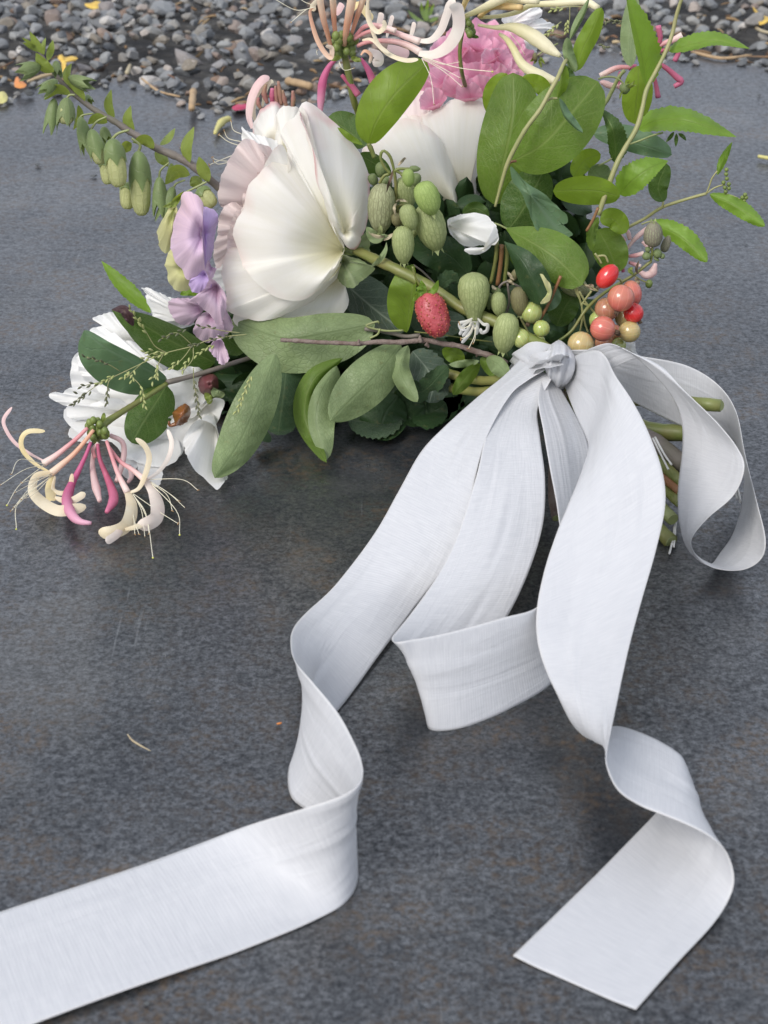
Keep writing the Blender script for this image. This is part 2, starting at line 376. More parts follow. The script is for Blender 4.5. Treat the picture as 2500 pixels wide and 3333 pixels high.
# ribbon: silk with a fine cross weave
def ribbon_mat():
    k = NT('silk'); uv = k.uv(); sx = k.node('ShaderNodeSeparateXYZ'); k.l.new(uv, sx.inputs[0])
    obj_c = k.objc()
    rib = k.math('SINE', k.math('MULTIPLY', sx.outputs[1], 2600))
    slub = k.noise(k.scale(uv, (5, 520, 1)), 1, 2)
    crease = k.noise(k.scale(uv, (4, 5, 1)), 1, 4, dist=.8)
    c = k.mix(k.mapr(slub, .3, .7), (.555, .568, .60), (.635, .645, .672))
    edge = k.mapr(k.math('ABSOLUTE', k.math('MULTIPLY_ADD', sx.outputs[0], 2, -1)), .965, .985, 0, .35)
    c = k.mix(edge, c, (.75, .74, .72))
    k.base(c, .48, .35); k.b.inputs['Sheen Weight'].default_value = .2; k.b.inputs['Sheen Roughness'].default_value = .35
    h = k.math('ADD', k.math('ADD', k.math('MULTIPLY', rib, .02), k.math('MULTIPLY', slub, .035)), k.math('MULTIPLY', crease, 1.15))
    nb = k.bump(h, .45, .0013); k.translucent((.78, .77, .74), .3, nb); return k.m
M['ribbon'] = ribbon_mat()

# slab: dark slate, blue-grey with brown mottling and pale scratches
def slab_mat():
    k = NT('slate'); p = k.objc()
    a = k.noise(p, 9, 6, .62); b = k.noise(p, 38, 6, .68); c = k.noise(p, 420, 5, .72); d = k.noise(p, 26, 6, .72); e = k.noise(p, 240, 5, .72)
    col = k.ramp(a, [(.36, (.012, .0135, .016)), (.5, (.022, .024, .027)), (.64, (.043, .044, .046))])
    col = k.mix(k.mapr(b, .38, .60), k.mix(.7, col, (.010, .012, .016)), col)
    rust = k.math('MULTIPLY', k.mapr(d, .46, .6), k.mapr(e, .45, .62))
    col = k.mix(k.math('MULTIPLY', rust, .8), col, (.088, .060, .036))
    col = k.mix(k.mapr(c, .54, .68, 0, .4), col, (.070, .075, .080))
    col = k.mix(k.mapr(c, .34, .48, .4, 0), col, (.008, .0095, .012))
    st = k.noise(p, 5.5, 5, .6, dist=1.2); col = k.mix(k.mapr(st, .42, .50, .55, 0), col, (.011, .013, .017)); col = k.mix(k.mapr(st, .56, .66, 0, .5), col, (.060, .060, .058))
    rot = k.node('ShaderNodeMapping'); k.l.new(p, rot.inputs[0]); rot.inputs['Rotation'].default_value = (0, 0, .12); rot.inputs['Scale'].default_value = (420, 16, 1)
    s1 = k.noise(rot.outputs[0], 1, 2, .5)
    msk = k.noise(p, 14, 3)
    scr = k.math('MULTIPLY', k.mapr(s1, .66, .72), k.mapr(msk, .5, .60))
    rot2 = k.node('ShaderNodeMapping'); k.l.new(p, rot2.inputs[0]); rot2.inputs['Rotation'].default_value = (0, 0, -1.0); rot2.inputs['Scale'].default_value = (480, 14, 1)
    scr2 = k.math('MULTIPLY', k.mapr(k.noise(rot2.outputs[0], 1, 2, .5), .675, .71), k.mapr(k.noise(p, 17, 2), .52, .62))
    sc = k.math('MAXIMUM', scr, scr2)
    col = k.mix(k.math('MULTIPLY', sc, .13), col, (.30, .32, .34))
    k.base(col, .5, .5); k.b.inputs['IOR'].default_value = 1.9
    rg = k.mapr(e, .35, .65, .27, .42); k.l.new(rg, k.b.inputs['Roughness'])
    f_ = k.noise(p, 520, 4, .75)
    sp = k.math('MULTIPLY', k.mapr(f_, .40, .60, .25, 1.0), k.mapr(e, .40, .58, 1.0, .45))
    sp = k.math('MULTIPLY', sp, k.mapr(a, .35, .65, .75, 1.0)); k.l.new(sp, k.b.inputs['Specular IOR Level'])
    h = k.math('ADD', k.math('MULTIPLY', b, .8), k.math('MULTIPLY', c, .45)); k.bump(h, .22, .0006)
    return k.m
M['slab'] = slab_mat()
def stone_mat(name, many):
    k = NT(name); g = k.node('ShaderNodeNewGeometry'); p = k.objc()
    r = g.outputs['Random Per Island'] if many else k.noise(p, 6, 1)
    col = k.ramp(r, [(0, (.13, .135, .145)), (.22, (.21, .22, .225)), (.42, (.08, .085, .09)), (.58, (.27, .275, .27)), (.7, (.18, .155, .12)), (.82, (.23, .24, .25)), (.92, (.19, .12, .08)), (1, (.48, .47, .45))])
    n = k.noise(p, 120, 5, .65); col = k.mix(k.mapr(n, .3, .7, 0, .6), col, k.mix(.5, col, (.06, .06, .065)))
    col = k.mix(k.mapr(k.noise(p, 500, 3), .6, .75, 0, .4), col, (.42, .42, .42))
    k.base(col, .72, .4); k.bump(n, .5, .001); return k.m
M['stone'] = stone_mat('gravel_stone', True)
M['stone_grey'] = plain_mat('stone_grey', (.19, .20, .21), (.13, .14, .15), .7, scale=60, bump=.5)
M['stone_brown'] = plain_mat('stone_brown', (.22, .15, .10), (.15, .10, .075), .7, scale=60, bump=.5)
M['stone_dark'] = plain_mat('stone_dark', (.05, .055, .06), (.08, .085, .085), .7, scale=90, bump=.5)
def soil_mat():
    k = NT('soil'); p = k.objc(); vo = k.node('ShaderNodeTexVoronoi'); k.l.new(p, vo.inputs[0]); vo.inputs['Scale'].default_value = 62
    col = k.mix(k.mapr(vo.outputs['Distance'], 0, .6), k.mix(k.mapr(k.noise(p, 45, 3), .35, .65), (.075, .07, .065), (.17, .165, .155)), (.03, .028, .026))
    col = k.mix(.35, col, (.12, .12, .12))
    k.base(col, .85, .3); h = k.math('MULTIPLY', vo.outputs['Distance'], -1); k.bump(h, 1, .01); return k.m
M['soil'] = soil_mat()

# ------------------------------------------------------------------ the setting
def build_slab():
    far = [(-900, 420), (-500, 330), (-200, 350)] + q(0, '0,345 70,300 135,266 220,280 300,290 365,245 412,250 515,293 600,325 680,347 810,352 1000,330 1300,270 1600,200 1800,165 1930,150 2000,165 2100,190 2200,188 2300,180 2400,195 2500,212') + [(2750, 205), (3100, 250), (3500, 230)]
    pts = [H(x, y, 0)[:2] for x, y in far]
    l, r = pts[0], pts[-1]
    pts += [(r[0]+.05, .9), (r[0]-.02, .2), (r[0]+.03, -.6), (.1, -.66), (l[0]-.03, -.6), (l[0]+.03, .2), (l[0]-.04, .9)]
    o = spline([(a, b, 0) for a, b in pts], 420, True)
    o[:, :2] += RS.randn(420, 2)*.0012
    c = o.mean(0); V = []
    def ring(s, z, jit=0):
        v = o.copy(); d = o - c; L = np.linalg.norm(d, axis=1)[:, None]; v = v + d/L*s; v[:, 2] = z; v[:, :2] += RS.randn(420, 2)*jit; return v
    for s, z, j in ((-.006, 0, 0), (-.001, -.0015, .0004), (.001, -.006, .001), (.002, -.05, .001)): V.append(ring(s, z, j))
    V = np.vstack(V); F = []
    for i in range(3):
        for j in range(420):
            k = (j+1) % 420; F.append((i*420+j, (i+1)*420+j, (i+1)*420+k, i*420+k))
    F.append(tuple(range(420)))
    s = obj('stone_slab', V, F, M['slab'], smooth=False)
    me = s.data
    if me.polygons[-1].normal.z < 0: me.flip_normals()
    s['kind'] = 'structure'; s['label'] = 'dark grey slate slab the bouquet lies on'
    return o
slab_outline = build_slab()
g = obj('ground', [(-40, -40, -.032), (40, -40, -.032), (40, 60, -.032), (-40, 60, -.032)], [(0, 1, 2, 3)], M['soil'], smooth=False); g['kind'] = 'structure'

import bmesh
def rock_protos(n, sub=2):
    out = []
    for k in range(n):
        bm = bmesh.new(); bmesh.ops.create_icosphere(bm, subdivisions=sub, radius=1)
        v = np.array([x.co[:] for x in bm.verts]); f = np.array([[x.index for x in p.verts] for p in bm.faces]); bm.free()
        rs = np.random.RandomState(50+k)
        for _ in range(16):                                  # chop facets off
            d = rs.randn(3); d /= np.linalg.norm(d); lim = .50+.35*rs.rand(); s = v@d; v = v - np.outer(np.maximum(0, s-lim)*.97, d)
        v *= 1+.03*rs.randn(len(v), 1)
        v *= np.array([1+.25*rs.rand(), .75+.25*rs.rand(), .5+.25*rs.rand()]); out.append((v, f))
    return out
protos = rock_protos(14)
def rot_any(rs):
    a = rs.rand()*6.283; t = (rs.rand()-.5)*.9; u = (rs.rand()-.5)*.9
    ca, sa, ct, st, cu, su = math.cos(a), math.sin(a), math.cos(t), math.sin(t), math.cos(u), math.sin(u)
    return np.array([[ca, -sa, 0], [sa, ca, 0], [0, 0, 1]])@np.array([[1, 0, 0], [0, ct, -st], [0, st, ct]])@np.array([[cu, 0, su], [0, 1, 0], [-su, 0, cu]])
edge_x = slab_outline[:, 0]; far_mask = slab_outline[:, 1] > 1.0
ex, ey = slab_outline[far_mask, 0], slab_outline[far_mask, 1]; od = np.argsort(ex); ex, ey = ex[od], ey[od]
def build_gravel():
    VV, FF, k = [], [], 0; rs = np.random.RandomState(3)
    def put(x, y, z, s):
        nonlocal k
        v, f = protos[rs.randint(len(protos))]
        w_ = (v*s)@rot_any(rs).T + np.array([x, y, z]); VV.append(w_); FF.append(f+k); k += len(v)
    for i in range(9500):
        x = rs.uniform(-.75, .75); y = rs.uniform(1.2, 2.5) if i % 3 else rs.uniform(1.2, 1.75)
        e = np.interp(x, ex, ey)
        if y < e + .004: continue
        s = min(.017, .0035 + .0052*rs.rand()**1.5 + .0075*(rs.rand() < .13)*rs.rand()); d = y-e
        put(x, y, -.022 + min(.02, d*.2)*1.0 + rs.rand()*.012 + .005*math.sin(x*9)*math.cos(y*7), s*1.05)
    for i in range(2600):                                    # wider and farther, out of the picture
        x = rs.uniform(-1.9, 1.9); y = rs.uniform(-.9, 3.2)
        if abs(x) < .75 and y > 1.2 and y < 2.5: continue
        if y < np.interp(x, ex, ey)+.02 and ex[0]-.08 < x < ex[-1]+.08 and y > -.7: continue
        put(x, y, -.018 + rs.rand()*.01, .009+.012*rs.rand())
    for i in range(170):                                     # small stones spilling on the edge of the slab
        x = rs.uniform(-.32, .35); e = np.interp(x, ex, ey); y = e - .004 + .010*rs.randn()
        s = .0018+.003*rs.rand()
        put(x, y, s*.35, s)
    o = obj('gravel', np.vstack(VV), np.vstack(FF), M['stone'], smooth=True)
    o.data.polygons.foreach_set('use_smooth', [False]*len(o.data.polygons))
    tag(o, 'bed of blue-grey crushed stones beyond the slab edge', 'gravel', kind='stuff')
build_gravel()
def build_litter():
    D = []; rs = np.random.RandomState(9)
    for i in range(520):
        x = rs.uniform(-.6, .6); e = np.interp(x, ex, ey); y = e + .004 + rs.rand()**1.4*.5; an = rs.rand()*6.28; L = rs.uniform(.004, .016)*(2.2 if i % 12 == 0 else 1); r = rs.uniform(.0005, .0014); z = -.004+.012*rs.rand()
        d = np.array([math.cos(an), math.sin(an), .5*(rs.rand()-.5)])*L/2; p = np.array([x, y, z])
        D.append(tube_data([p-d, p+[0, 0, .0015*rs.rand()], p+d], [r, r*1.2, r*.6], 5, 5))
    V, F, U = join(*D); o = obj('litter', V, F, M['litter'], None, U); tag(o, 'bits of dry brown plant litter scattered among the gravel stones', 'litter', kind='stuff')
build_litter()

# ------------------------------------------------------------------ plant builders
def pts3(px, d):
    if np.isscalar(d): d = [d]*len(px)
    if len(d) != len(px): d = np.interp(np.linspace(0, 1, len(px)), np.linspace(0, 1, len(d)), d)
    return [P(x, y, dd) for (x, y), dd in zip(px, d)]
def mpp(x, y, d):                     # metres per photo pixel there
    return (d/ray(x, y)[1])/FPX
def stem(name, c, s, d, rpx, mat, parent=None, seg=8, label=None, wob=.04):
    px = q(c, s) if isinstance(s, str) else s; k = CR[c][2]
    p3 = pts3(px, d); dm = d if np.isscalar(d) else d[0]
    rr = [r*k*mpp(*px[0], dm) for r in (rpx if hasattr(rpx, '__len__') else [rpx])]
    return tube(name, p3, rr, M[mat], parent, seg, label=label, wob=wob)
PROF = {'ellip': (.62, .62), 'ovate': (.55, .95), 'obov': (.95, .5), 'lance': (.8, 1.0), 'oval': (.5, .5), 'bud': (.5, .8)}
def leaf(name, c, s, d, wl, wr, mat, parent=None, dl=0., dr=0., shape='ellip', serr=0, nserr=14, wave=.0012, seed=None, label=None, n=26, nc=9, cup=1.0, fold=None):
    """mid rib in a detail view, half widths there (left of the direction of growth, right), depths in metres"""
    next_layer(); k = CR[c][2]; px = q(c, s) if isinstance(s, str) else s
    dd = [d]*len(px) if np.isscalar(d) else list(np.interp(np.linspace(0, 1, len(px)), np.linspace(0, 1, len(d)), d))
    m = spline([(x, y, z) for (x, y), z in zip(px, dd)], n)
    if serr: nn = n
    a, b = PROF[shape]; t = np.linspace(0, 1, n); tt = np.clip(t, .0, 1)
    f = tt**a*(1-tt)**b; f /= f.max(); f[0] = max(f[0], .03)
    tg = np.gradient(m[:, :2], axis=0); tg /= np.linalg.norm(tg, axis=1)[:, None]+1e-9
    left = np.stack([tg[:, 1], -tg[:, 0]], 1)                 # on screen: left of the growing direction
    rs = np.random.RandomState(seed if seed is not None else int(abs(m[0, 0]*7+m[0, 1]*13)) % 9999)
    ph = rs.rand(8)*6.28; V, U = [], []
    for i in range(n):
        for j in range(nc):
            u = 2*j/(nc-1)-1; au = abs(u); wd = (wl if u < 0 else wr)*k*f[i]
            jag = 1
            if serr and au > .99: jag = 1 + serr*(((t[i]*nserr) % 1)-.5)*1.3
            off = left[i]*(-u)*wd*jag
            depth = m[i, 2] + (dl if u < 0 else dr)*f[i]*au**(1.0+.5*cup)
            depth += wave*(math.sin(7*t[i]+ph[0]+2*u)*au + .7*math.sin(16*t[i]+ph[1])*au*au + .4*math.sin(29*t[i]+ph[2]+u)*au**3)*f[i]
            depth -= .0009*(1-au)**6*0 - .0007*math.cos(t[i]*44+1.5*au*6)*.35*(1 if wd > 25 else 0)*au*(1-au)*4
            V.append(P(m[i, 0]+off[0], m[i, 1]+off[1], depth)); U.append(((u+1)/2, t[i]))
    return obj(name, V, grid_faces(n, nc), M[mat], parent, U, label=label)
def petal(name, c, outline, base, d, dbase, bulge, mat, parent, ruffle=.0012, N=84, rings=12, seed=0, label=None, nruf=6, curl=0):
    """free petal: rim through the outline (depths d), hollow or domed towards the base"""
    next_layer(); px = q(c, outline) if isinstance(outline, str) else outline
    bx = q(c, base)[0] if isinstance(base, str) else base
    if np.isscalar(d): d = [d]*len(px)
    elif len(d) != len(px): d = np.interp(np.linspace(0, 1, len(px)), np.linspace(0, 1, len(d)), d)
    o = spline([(x, y, z*1e4) for (x, y), z in zip(px, d)], N, True)
    w_ = max(2, N//6); ker = np.hanning(2*w_+3)[1:-1]; ker /= ker.sum()
    o[:, 2] = np.convolve(np.concatenate([o[-w_:, 2], o[:, 2], o[:w_, 2]]), ker, 'valid')
    rs = np.random.RandomState(seed+int(bx[0])); ph = rs.rand(12)*6.28
    V, U = [P(bx[0], bx[1], dbase)], [(.5, 0)]
    for j in range(1, rings+1):
        t = j/rings
        for i in range(N):
            a = i/N; x = bx[0]+(o[i, 0]-bx[0])*t; y = bx[1]+(o[i, 1]-bx[1])*t
            far = min(1, math.hypot(o[i, 0]-bx[0], o[i, 1]-bx[1])/90)
            z = dbase+(o[i, 2]*1e-4-dbase)*t**1.3 - bulge*(math.sin(math.pi*t**.8))*far
            z += ruffle*far*(t**4*(.8*math.sin(a*6.283*nruf+ph[0]+1.5*math.sin(a*12.6+ph[6])) + .3*math.sin(a*6.283*(round(nruf*1.7)+1)+ph[1])) + .5*t**2*math.sin(a*6.283*3+ph[2]))
            z += .0007*far*t*(math.sin(x/41+ph[3]+math.sin(y/57+ph[4])) + .8*math.sin(y/33+ph[5]+1.3*math.sin(x/49+ph[7])))*min(1, ruffle/.001)
            x += far*t**5*(1.5*math.sin(a*6.283*(nruf+2)+ph[8])+1.1*math.sin(a*6.283*(2*nruf+5)+ph[10])); y += far*t**5*(1.5*math.sin(a*6.283*(nruf+1)+ph[9])+1.1*math.sin(a*6.283*(2*nruf+7)+ph[11]))
            z += curl*max(0, t-.82)**2*25
            V.append(P(x, y, z)); U.append((a, t))
    F = [(0, 1+i, 1+(i+1) % N) for i in range(N)]
    for j in range(rings-1):
        for i in range(N):
            k = (i+1) % N; A = 1+j*N; B = 1+(j+1)*N; F.append((A+i, B+i, B+k, A+k))
    return obj(name, V, F, M[mat], parent, U, label=label)
POD = [(0, .18), (.04, .55), (.12, .8), (.28, .97), (.48, 1.0), (.68, .9), (.84, .66), (.94, .4), (1, .16)]
def pod(name, c, a, b, d, wpx, mat, parent, prof=POD, db=None, teeth=True, seg=18, ribs=.025, tmat=None):
    k = CR[c][2]; A = q(c, a)[0]; B = q(c, b)[0]
    p0, p1 = P(*A, d), P(*B, db if db else d); r = wpx*k*.5*mpp(*A, d)
    V, F, U = lathe_data(p0, p1, [(t, x*r) for t, x in prof], seg, ribs, 10)
    V = [tuple(np.array(v)+RS.randn(3)*r*.008) for v in V]
    o = obj(name, V, F, M[mat], parent, U)
    if teeth:
        ax = (p1-p0)/np.linalg.norm(p1-p0); L = np.linalg.norm(p1-p0); n = np.cross(ax, [0, 1, .2]); n /= np.linalg.norm(n); m = np.cross(ax, n)
        V, F = [], []
        for i in range(5):
            an = i*1.257+.3; dr = math.cos(an)*n+math.sin(an)*m; sd_ = -math.sin(an)*n+math.cos(an)*m; rr = prof[-2][1]*r*.75
            q0 = p0+ax*L*.94+dr*rr; kk = len(V)
            V += [q0+sd_*r*.2, q0-sd_*r*.2, q0+ax*r*.42+dr*r*.12]; F.append((kk, kk+1, kk+2))
        obj('tooth', V, F, M[tmat or 'pod_pale'], o, [(.5, .5)]*len(V))
    return o
def berry(c, ctr, rpx, d, mat, parent, tail=(0.2, 1), ry=None, dried=True):
    k = CR[c][2]; A = q(c, ctr)[0]; r = rpx*k*mpp(*A, d); p = P(*A, d); R2 = (ry or rpx)/rpx
    ax = np.array([tail[0], -.25, -tail[1]]); ax /= np.linalg.norm(ax)
    prof = [(-math.cos(math.pi*i/14), math.sin(math.pi*i/14)) for i in range(1, 14)]
    V, F, U = lathe_data(p, p+ax*r*R2, [(t, x*r) for t, x in prof], 22)
    o = obj('berry', V, F, M[mat], parent, U)
    if dried:
        q0 = p+ax*r*R2*.95; D = []
        for i in range(6):
            an = i*1.05; s = np.cross(ax, [0, 1, 0]); s /= np.linalg.norm(s); t = np.cross(ax, s); e = (math.cos(an)*s+math.sin(an)*t)
            D.append(tube_data([q0+e*r*.12, q0+ax*r*.22+e*r*.14, q0+ax*r*(.3+.12*RS.rand())+e*r*(.2*RS.rand())], [r*.09, r*.08, r*.03], 5, 5))
        V, F, U = join(*D); obj('dried_tip', V, F, M['dry'], o, U)
    return o
def strap(name, c, s, d, wpx, mat, parent, roll=0, prof='strap', camber=.13, seed=0):
    """petal lip: band along a curve, width wpx, turned by roll about its own line"""
    k = CR[c][2]; px = q(c, s); p3 = spline(pts3(px, d), 6*len(px)); n = len(p3)
    dm = d if np.isscalar(d) else d[0]; W = wpx*.88*k*mpp(*px[0], dm)*.5
    t = np.gradient(p3, axis=0); t /= np.linalg.norm(t, axis=1)[:, None]
    A, B = [], []
    for i in range(n):
        v = i/(n-1); w_ = W*(.45+.55*math.sin(min(1, v*1.9)*math.pi/2))*(1 if v < .88 else math.sqrt(max(.02, 1-((v-.88)/.125)**2)))
        view = p3[i]-CAMP; view /= np.linalg.norm(view); sd_ = np.cross(t[i], view); sd_ /= np.linalg.norm(sd_)+1e-9
        up = np.cross(sd_, t[i]); e = sd_*math.cos(roll)+up*math.sin(roll); A.append(p3[i]-e*w_); B.append(p3[i]+e*w_)
    V, F, U = strap_data(A, B, n, 7, camber); return obj(name, V, F, M[mat], parent, U)
def filaments(c, lines, d, parent, r=2.2, tips='anther', name='stamen'):
    """each stamen is a part of its own, with its tip"""
    for s in lines:
        px = q(c, s); k = CR[c][2]
        if len(px) == 2:
            (x0, y0), (x1, y1) = px; px = [px[0], ((x0+x1)/2+(y1-y0)*.05, (y0+y1)/2-(x1-x0)*.05), px[1]]
        dd = d if np.isscalar(d) else np.interp(np.linspace(0, 1, len(px)), [0, 1], d)
        p3 = pts3(px, dd); rr = r*k*mpp(*px[0], d if np.isscalar(d) else d[0])
        o = tube(name, p3, [rr, rr*.8], M['filament'], parent, 5, 14)
        e = p3[-1]; dv = RS.randn(3); dv /= np.linalg.norm(dv)
        if tips == 'anther': tube('anther', [e-dv*rr*4, e+np.array([0, 0, rr]), e+dv*rr*4], [rr*.9, rr*1.2, rr*.8], M['anther'], o, 5, 6)
        else:
            pr = [(-math.cos(math.pi*i/6), math.sin(math.pi*i/6)*rr*2.4) for i in range(1, 6)]
            V, F, U = lathe_data(e, e+np.array([0, 0, rr*2.0]), pr, 8); obj('stigma', V, F, M['stigma'], o, U)

# ================================================================== THE BOUQUET
# ------------------------------------------------------------------ the big white peony in front
def T(name, label, cat, c, s, d, group=None): 
    p = q(c, s)[0]; return thing(name, label, cat, P(*p, d), group)
pe = T('peony', 'large open white peony facing left, blush edged petals, biggest bloom in the bouquet', 'peony', 5, '170,640', .79)
# far side and heart
petal('petal', 2, '40,770 90,660 170,610 210,640 215,700 190,760 150,840 60,850', '160,900', .835, .83, .012, 'petal_blush', pe, seed=1)
petal('petal', 2, '165,830 180,720 205,650 260,635 320,650 352,700 300,760 260,850 240,900', '240,960', .825, .82, .010, 'petal_white', pe, seed=2)
petal('petal', 0, '787,412 800,425 860,445 905,462 900,510 850,520 810,500 790,470', '920,560', .815, .81, .006, 'petal_cold', pe, seed=3, ruffle=.002)
petal('petal', 0, '830,560 770,620 735,700 745,800 790,840 850,800 900,700 900,600', '980,700', .80, .82, .004, 'petal_pale', pe, seed=10, ruffle=.003)
petal('petal', 0, '800,452 770,480 735,540 714,600 712,660 740,680 790,672 830,610 850,540 860,480', '930,660', [.80, .795, .79, .79, .79, .795, .80, .805, .81, .80], .815, .008, 'petal_pale', pe, seed=4, ruffle=.003, nruf=11)
petal('petal', 0, '838,470 860,500 850,560 815,600 790,640 800,700 840,690 870,620 890,540 880,480', '930,620', .79, .81, .006, 'petal_pale', pe, seed=11, ruffle=.0035, nruf=8)
petal('petal', 0, '735,668 772,660 792,690 780,740 768,790 748,850 720,880 700,862 695,810 708,760 712,710', '850,740', .79, .80, .007, 'petal_pale', pe, seed=5, ruffle=.003, nruf=10)
petal('petal', 0, '768,690 790,700 790,760 775,820 765,870 745,850 740,790 750,730', '850,790', .775, .79, .005, 'petal_pale', pe, seed=6, ruffle=.0035, nruf=8)
petal('petal', 0, '700,870 725,860 745,900 735,950 715,972 697,960 688,925', '800,880', .79, .79, .004, 'petal_cold', pe, seed=7, ruffle=.002)
petal('petal', 0, '905,470 935,500 930,600 880,680 830,760 790,780 780,720 810,620 860,540', '1000,720', .775, .80, .010, 'petal_white', pe, seed=12, ruffle=.003)
# outer guard petals
petal('petal', 4, '570,970 600,1040 700,1075 800,1095 870,1102 960,1098 1050,1080 1120,1050 1180,1010 1230,960 1252,920 1263,870 1250,830 1230,800 1195,755 1100,760 900,800 700,880', '1215,700', [.765]*6+[.77]*8+[.785]*4, .79, .012, 'petal_white', pe, seed=8, ruffle=.001)
petal('petal', 4, '490,965 515,905 530,850 515,790 500,700 520,620 570,560 700,600 900,700 1100,700 1215,690 1180,760 1080,860 980,920 860,975 760,1000 660,995 570,965 530,945', '1220,660', [.765]*5+[.775]*5+[.775]*3+[.76]*6, .785, .016, 'petal_white', pe, seed=9, ruffle=.001)
P1 = q(2, '330,640 300,690 250,730 220,770 213,820 240,880 246,910') + q(4, '765,80 740,108 700,150 662,180 645,250 640,330 610,365 588,400 565,480 585,540 600,600 620,655 650,700 685,745 720,790 760,822 800,850 860,872 920,885 965,882 1000,870 1055,838 1100,800 1155,745 1200,680 1225,620 1238,560 1215,510 1150,420 1125,340 1100,260 1080,150 1055,20 1010,-100') + q(2, '370,700')
nP = len(P1)
petal('petal', 0, P1, q(4, '1232,575')[0], [.80]*4+[.79]*3+[.765]*12+[.752]*10+[.765]*6+[.775]*(nP-35), .785, .017, 'petal_white', pe, seed=14, ruffle=.0009, N=120, rings=16, nruf=7)
P2 = q(2, '322,648 345,613 372,612 420,640 500,708 560,755 620,828 665,890 705,960 735,1040 747,1110') + q(4, '1392,210 1390,290 1383,350 1365,440 1342,520 1318,560 1292,577 1268,572 1250,560 1215,505 1180,460 1150,400 1128,330 1105,260 1078,190 1063,100 1050,0 1030,-80') + q(2, '335,720')
petal('petal', 0, P2, q(4, '1240,470')[0], [.80]*4+[.795]*7+[.79]*4+[.77]*5+[.765]*3+[.762]*(len(P2)-23), .772, .012, 'petal_blush', pe, seed=15, ruffle=.0008, N=110, rings=14, nruf=5)
# sepals and stalk
petal('sepal', 4, '1238,560 1290,590 1335,545 1365,470 1388,500 1390,570 1385,600 1330,605 1270,610 1225,605', '1240,590', .775, .778, .006, 'sepal', pe, seed=16, ruffle=.0004)
petal('sepal', 4, '1222,610 1270,618 1340,640 1418,690 1370,740 1310,790 1275,808 1230,790 1195,745 1215,690', '1225,640', [.765, .765, .762, .765, .765, .76, .76, .765, .77, .77], .778, .008, 'sepal', pe, seed=17, ruffle=.0004)
leaf('sepal', 4, '1370,440 1420,510 1500,490', .765, 40, 30, 'sepal', pe, shape='lance')
leaf('sepal', 4, '1395,680 1450,640 1485,580 1490,530', [.76, .755, .755, .76], 20, 14, 'sepal', pe, shape='lance')
stem('stem', 5, '190,665 300,720 420,775 560,845 700,925 840,1020 1000,1085 1200,1180 1400,1300', [.775, .765, .755, .75, .745, .74, .735, .725, .71], [30, 33, 33, 33, 35, 36], 'stem_green', pe, 12)

# ------------------------------------------------------------------ second white peony, cupped, seen from the side
p2 = T('peony', 'cupped white peony behind the round leaf, half hidden, below the pink bloom', 'peony', 2, '1200,1290', .85)
petal('petal', 2, '870,690 940,610 1010,560 1060,540 1110,600 1090,690 1000,740 900,740', '1050,900', .875, .87, .004, 'petal_pale', p2, seed=1, label='pink tinged petal at the back of the cup')
petal('petal', 2, '1055,690 1058,590 1070,530 1120,515 1165,518 1178,600 1210,680', '1150,850', .885, .87, .006, 'petal_white', p2, seed=2)
petal('petal', 2, '1180,660 1240,600 1300,560 1355,518 1380,514 1420,545 1458,585 1445,660 1350,700', '1250,850', .88, .87, .006, 'petal_white', p2, seed=3, ruffle=.0018)
petal('petal', 2, '1050,720 1070,690 1160,645 1230,600 1290,598 1380,600 1452,640 1440,720 1412,830 1402,950 1402,1050 1415,1150 1445,1250 1440,1330 1330,1310 1200,1300', '1290,1330', [.865]*4+[.86]*4+[.865]*8, .86, .022, 'petal_white', p2, seed=4, N=90, rings=14)
petal('petal', 2, '700,900 745,870 768,830 805,790 860,748 910,722 960,712 1010,718 1060,738 1110,775 1160,830 1205,900 1240,960 1262,1020 1280,1090 1283,1150 1270,1220 1250,1290 1240,1340 1100,1330 950,1250 800,1100 700,1000', '1240,1345', [.85]*8+[.845]*11+[.85]*4, .85, .022, 'petal_white', p2, seed=5, N=90, rings=14)
petal('petal', 2, '760,870 800,790 870,720 950,690 1040,690 1100,740 1000,900 850,960', '1100,1150', .87, .86, .012, 'petal_white', p2, seed=6)
# white tongue-shaped petal curling out below it
pt = thing('loose_petal', 'curled white petal poking out between green pods and bluish leaf', 'petal', P(*q(5, '760,520')[0], .775))
petal('blade', 5, '750,490 790,470 850,452 920,450 975,462 1015,490 1045,540 1058,600 1035,640 1000,640 940,645 860,648 800,610 760,560', '755,525', [.78]*2+[.765]*4+[.755]*4+[.77]*4, .785, .012, 'petal_cold', pt, seed=7, ruffle=.0006)
petal('rolled_edge', 5, '852,668 900,655 960,655 1015,638 1055,598 1050,560 1030,520 1040,585 1010,645 985,675 930,698 880,695', '960,672', .752, .752, .004, 'petal_cold', pt, seed=8, ruffle=.0004)

# ------------------------------------------------------------------ pink peony behind, a ball of many ruffled petals
pk = T('peony', 'rose pink double peony at the back of the bouquet', 'peony', 2, '1350,600', .90)
rs = np.random.RandomState(11)
cx0, cy0 = 1360, 360
def pink(cx_, cy_, w_, h_, d, a, sd_, mat='petal_pink'):
    pts = []
    for i in range(11):
        an = -math.pi*.12 + i*(math.pi*1.24)/10; rr = 1+.12*rs.randn()*(.2 < i/10 < .8)
        x, y = -math.cos(an)*w_*rr, -math.sin(an)*h_*rr; pts.append((cx_+x*math.cos(a)-y*math.sin(a), cy_+x*math.sin(a)+y*math.cos(a)))
    bx = (cx_-(h_*.75)*math.sin(-a)*-1*0 + h_*.9*math.sin(a)*-1, cy_+h_*.9*math.cos(a))
    s = ' '.join('%.1f,%.1f' % p for p in pts)
    petal('petal', 2, s, '%.1f,%.1f' % bx, d, d+.012, .006, mat, pk, seed=sd_, ruffle=.0018, N=60, rings=9, nruf=5)
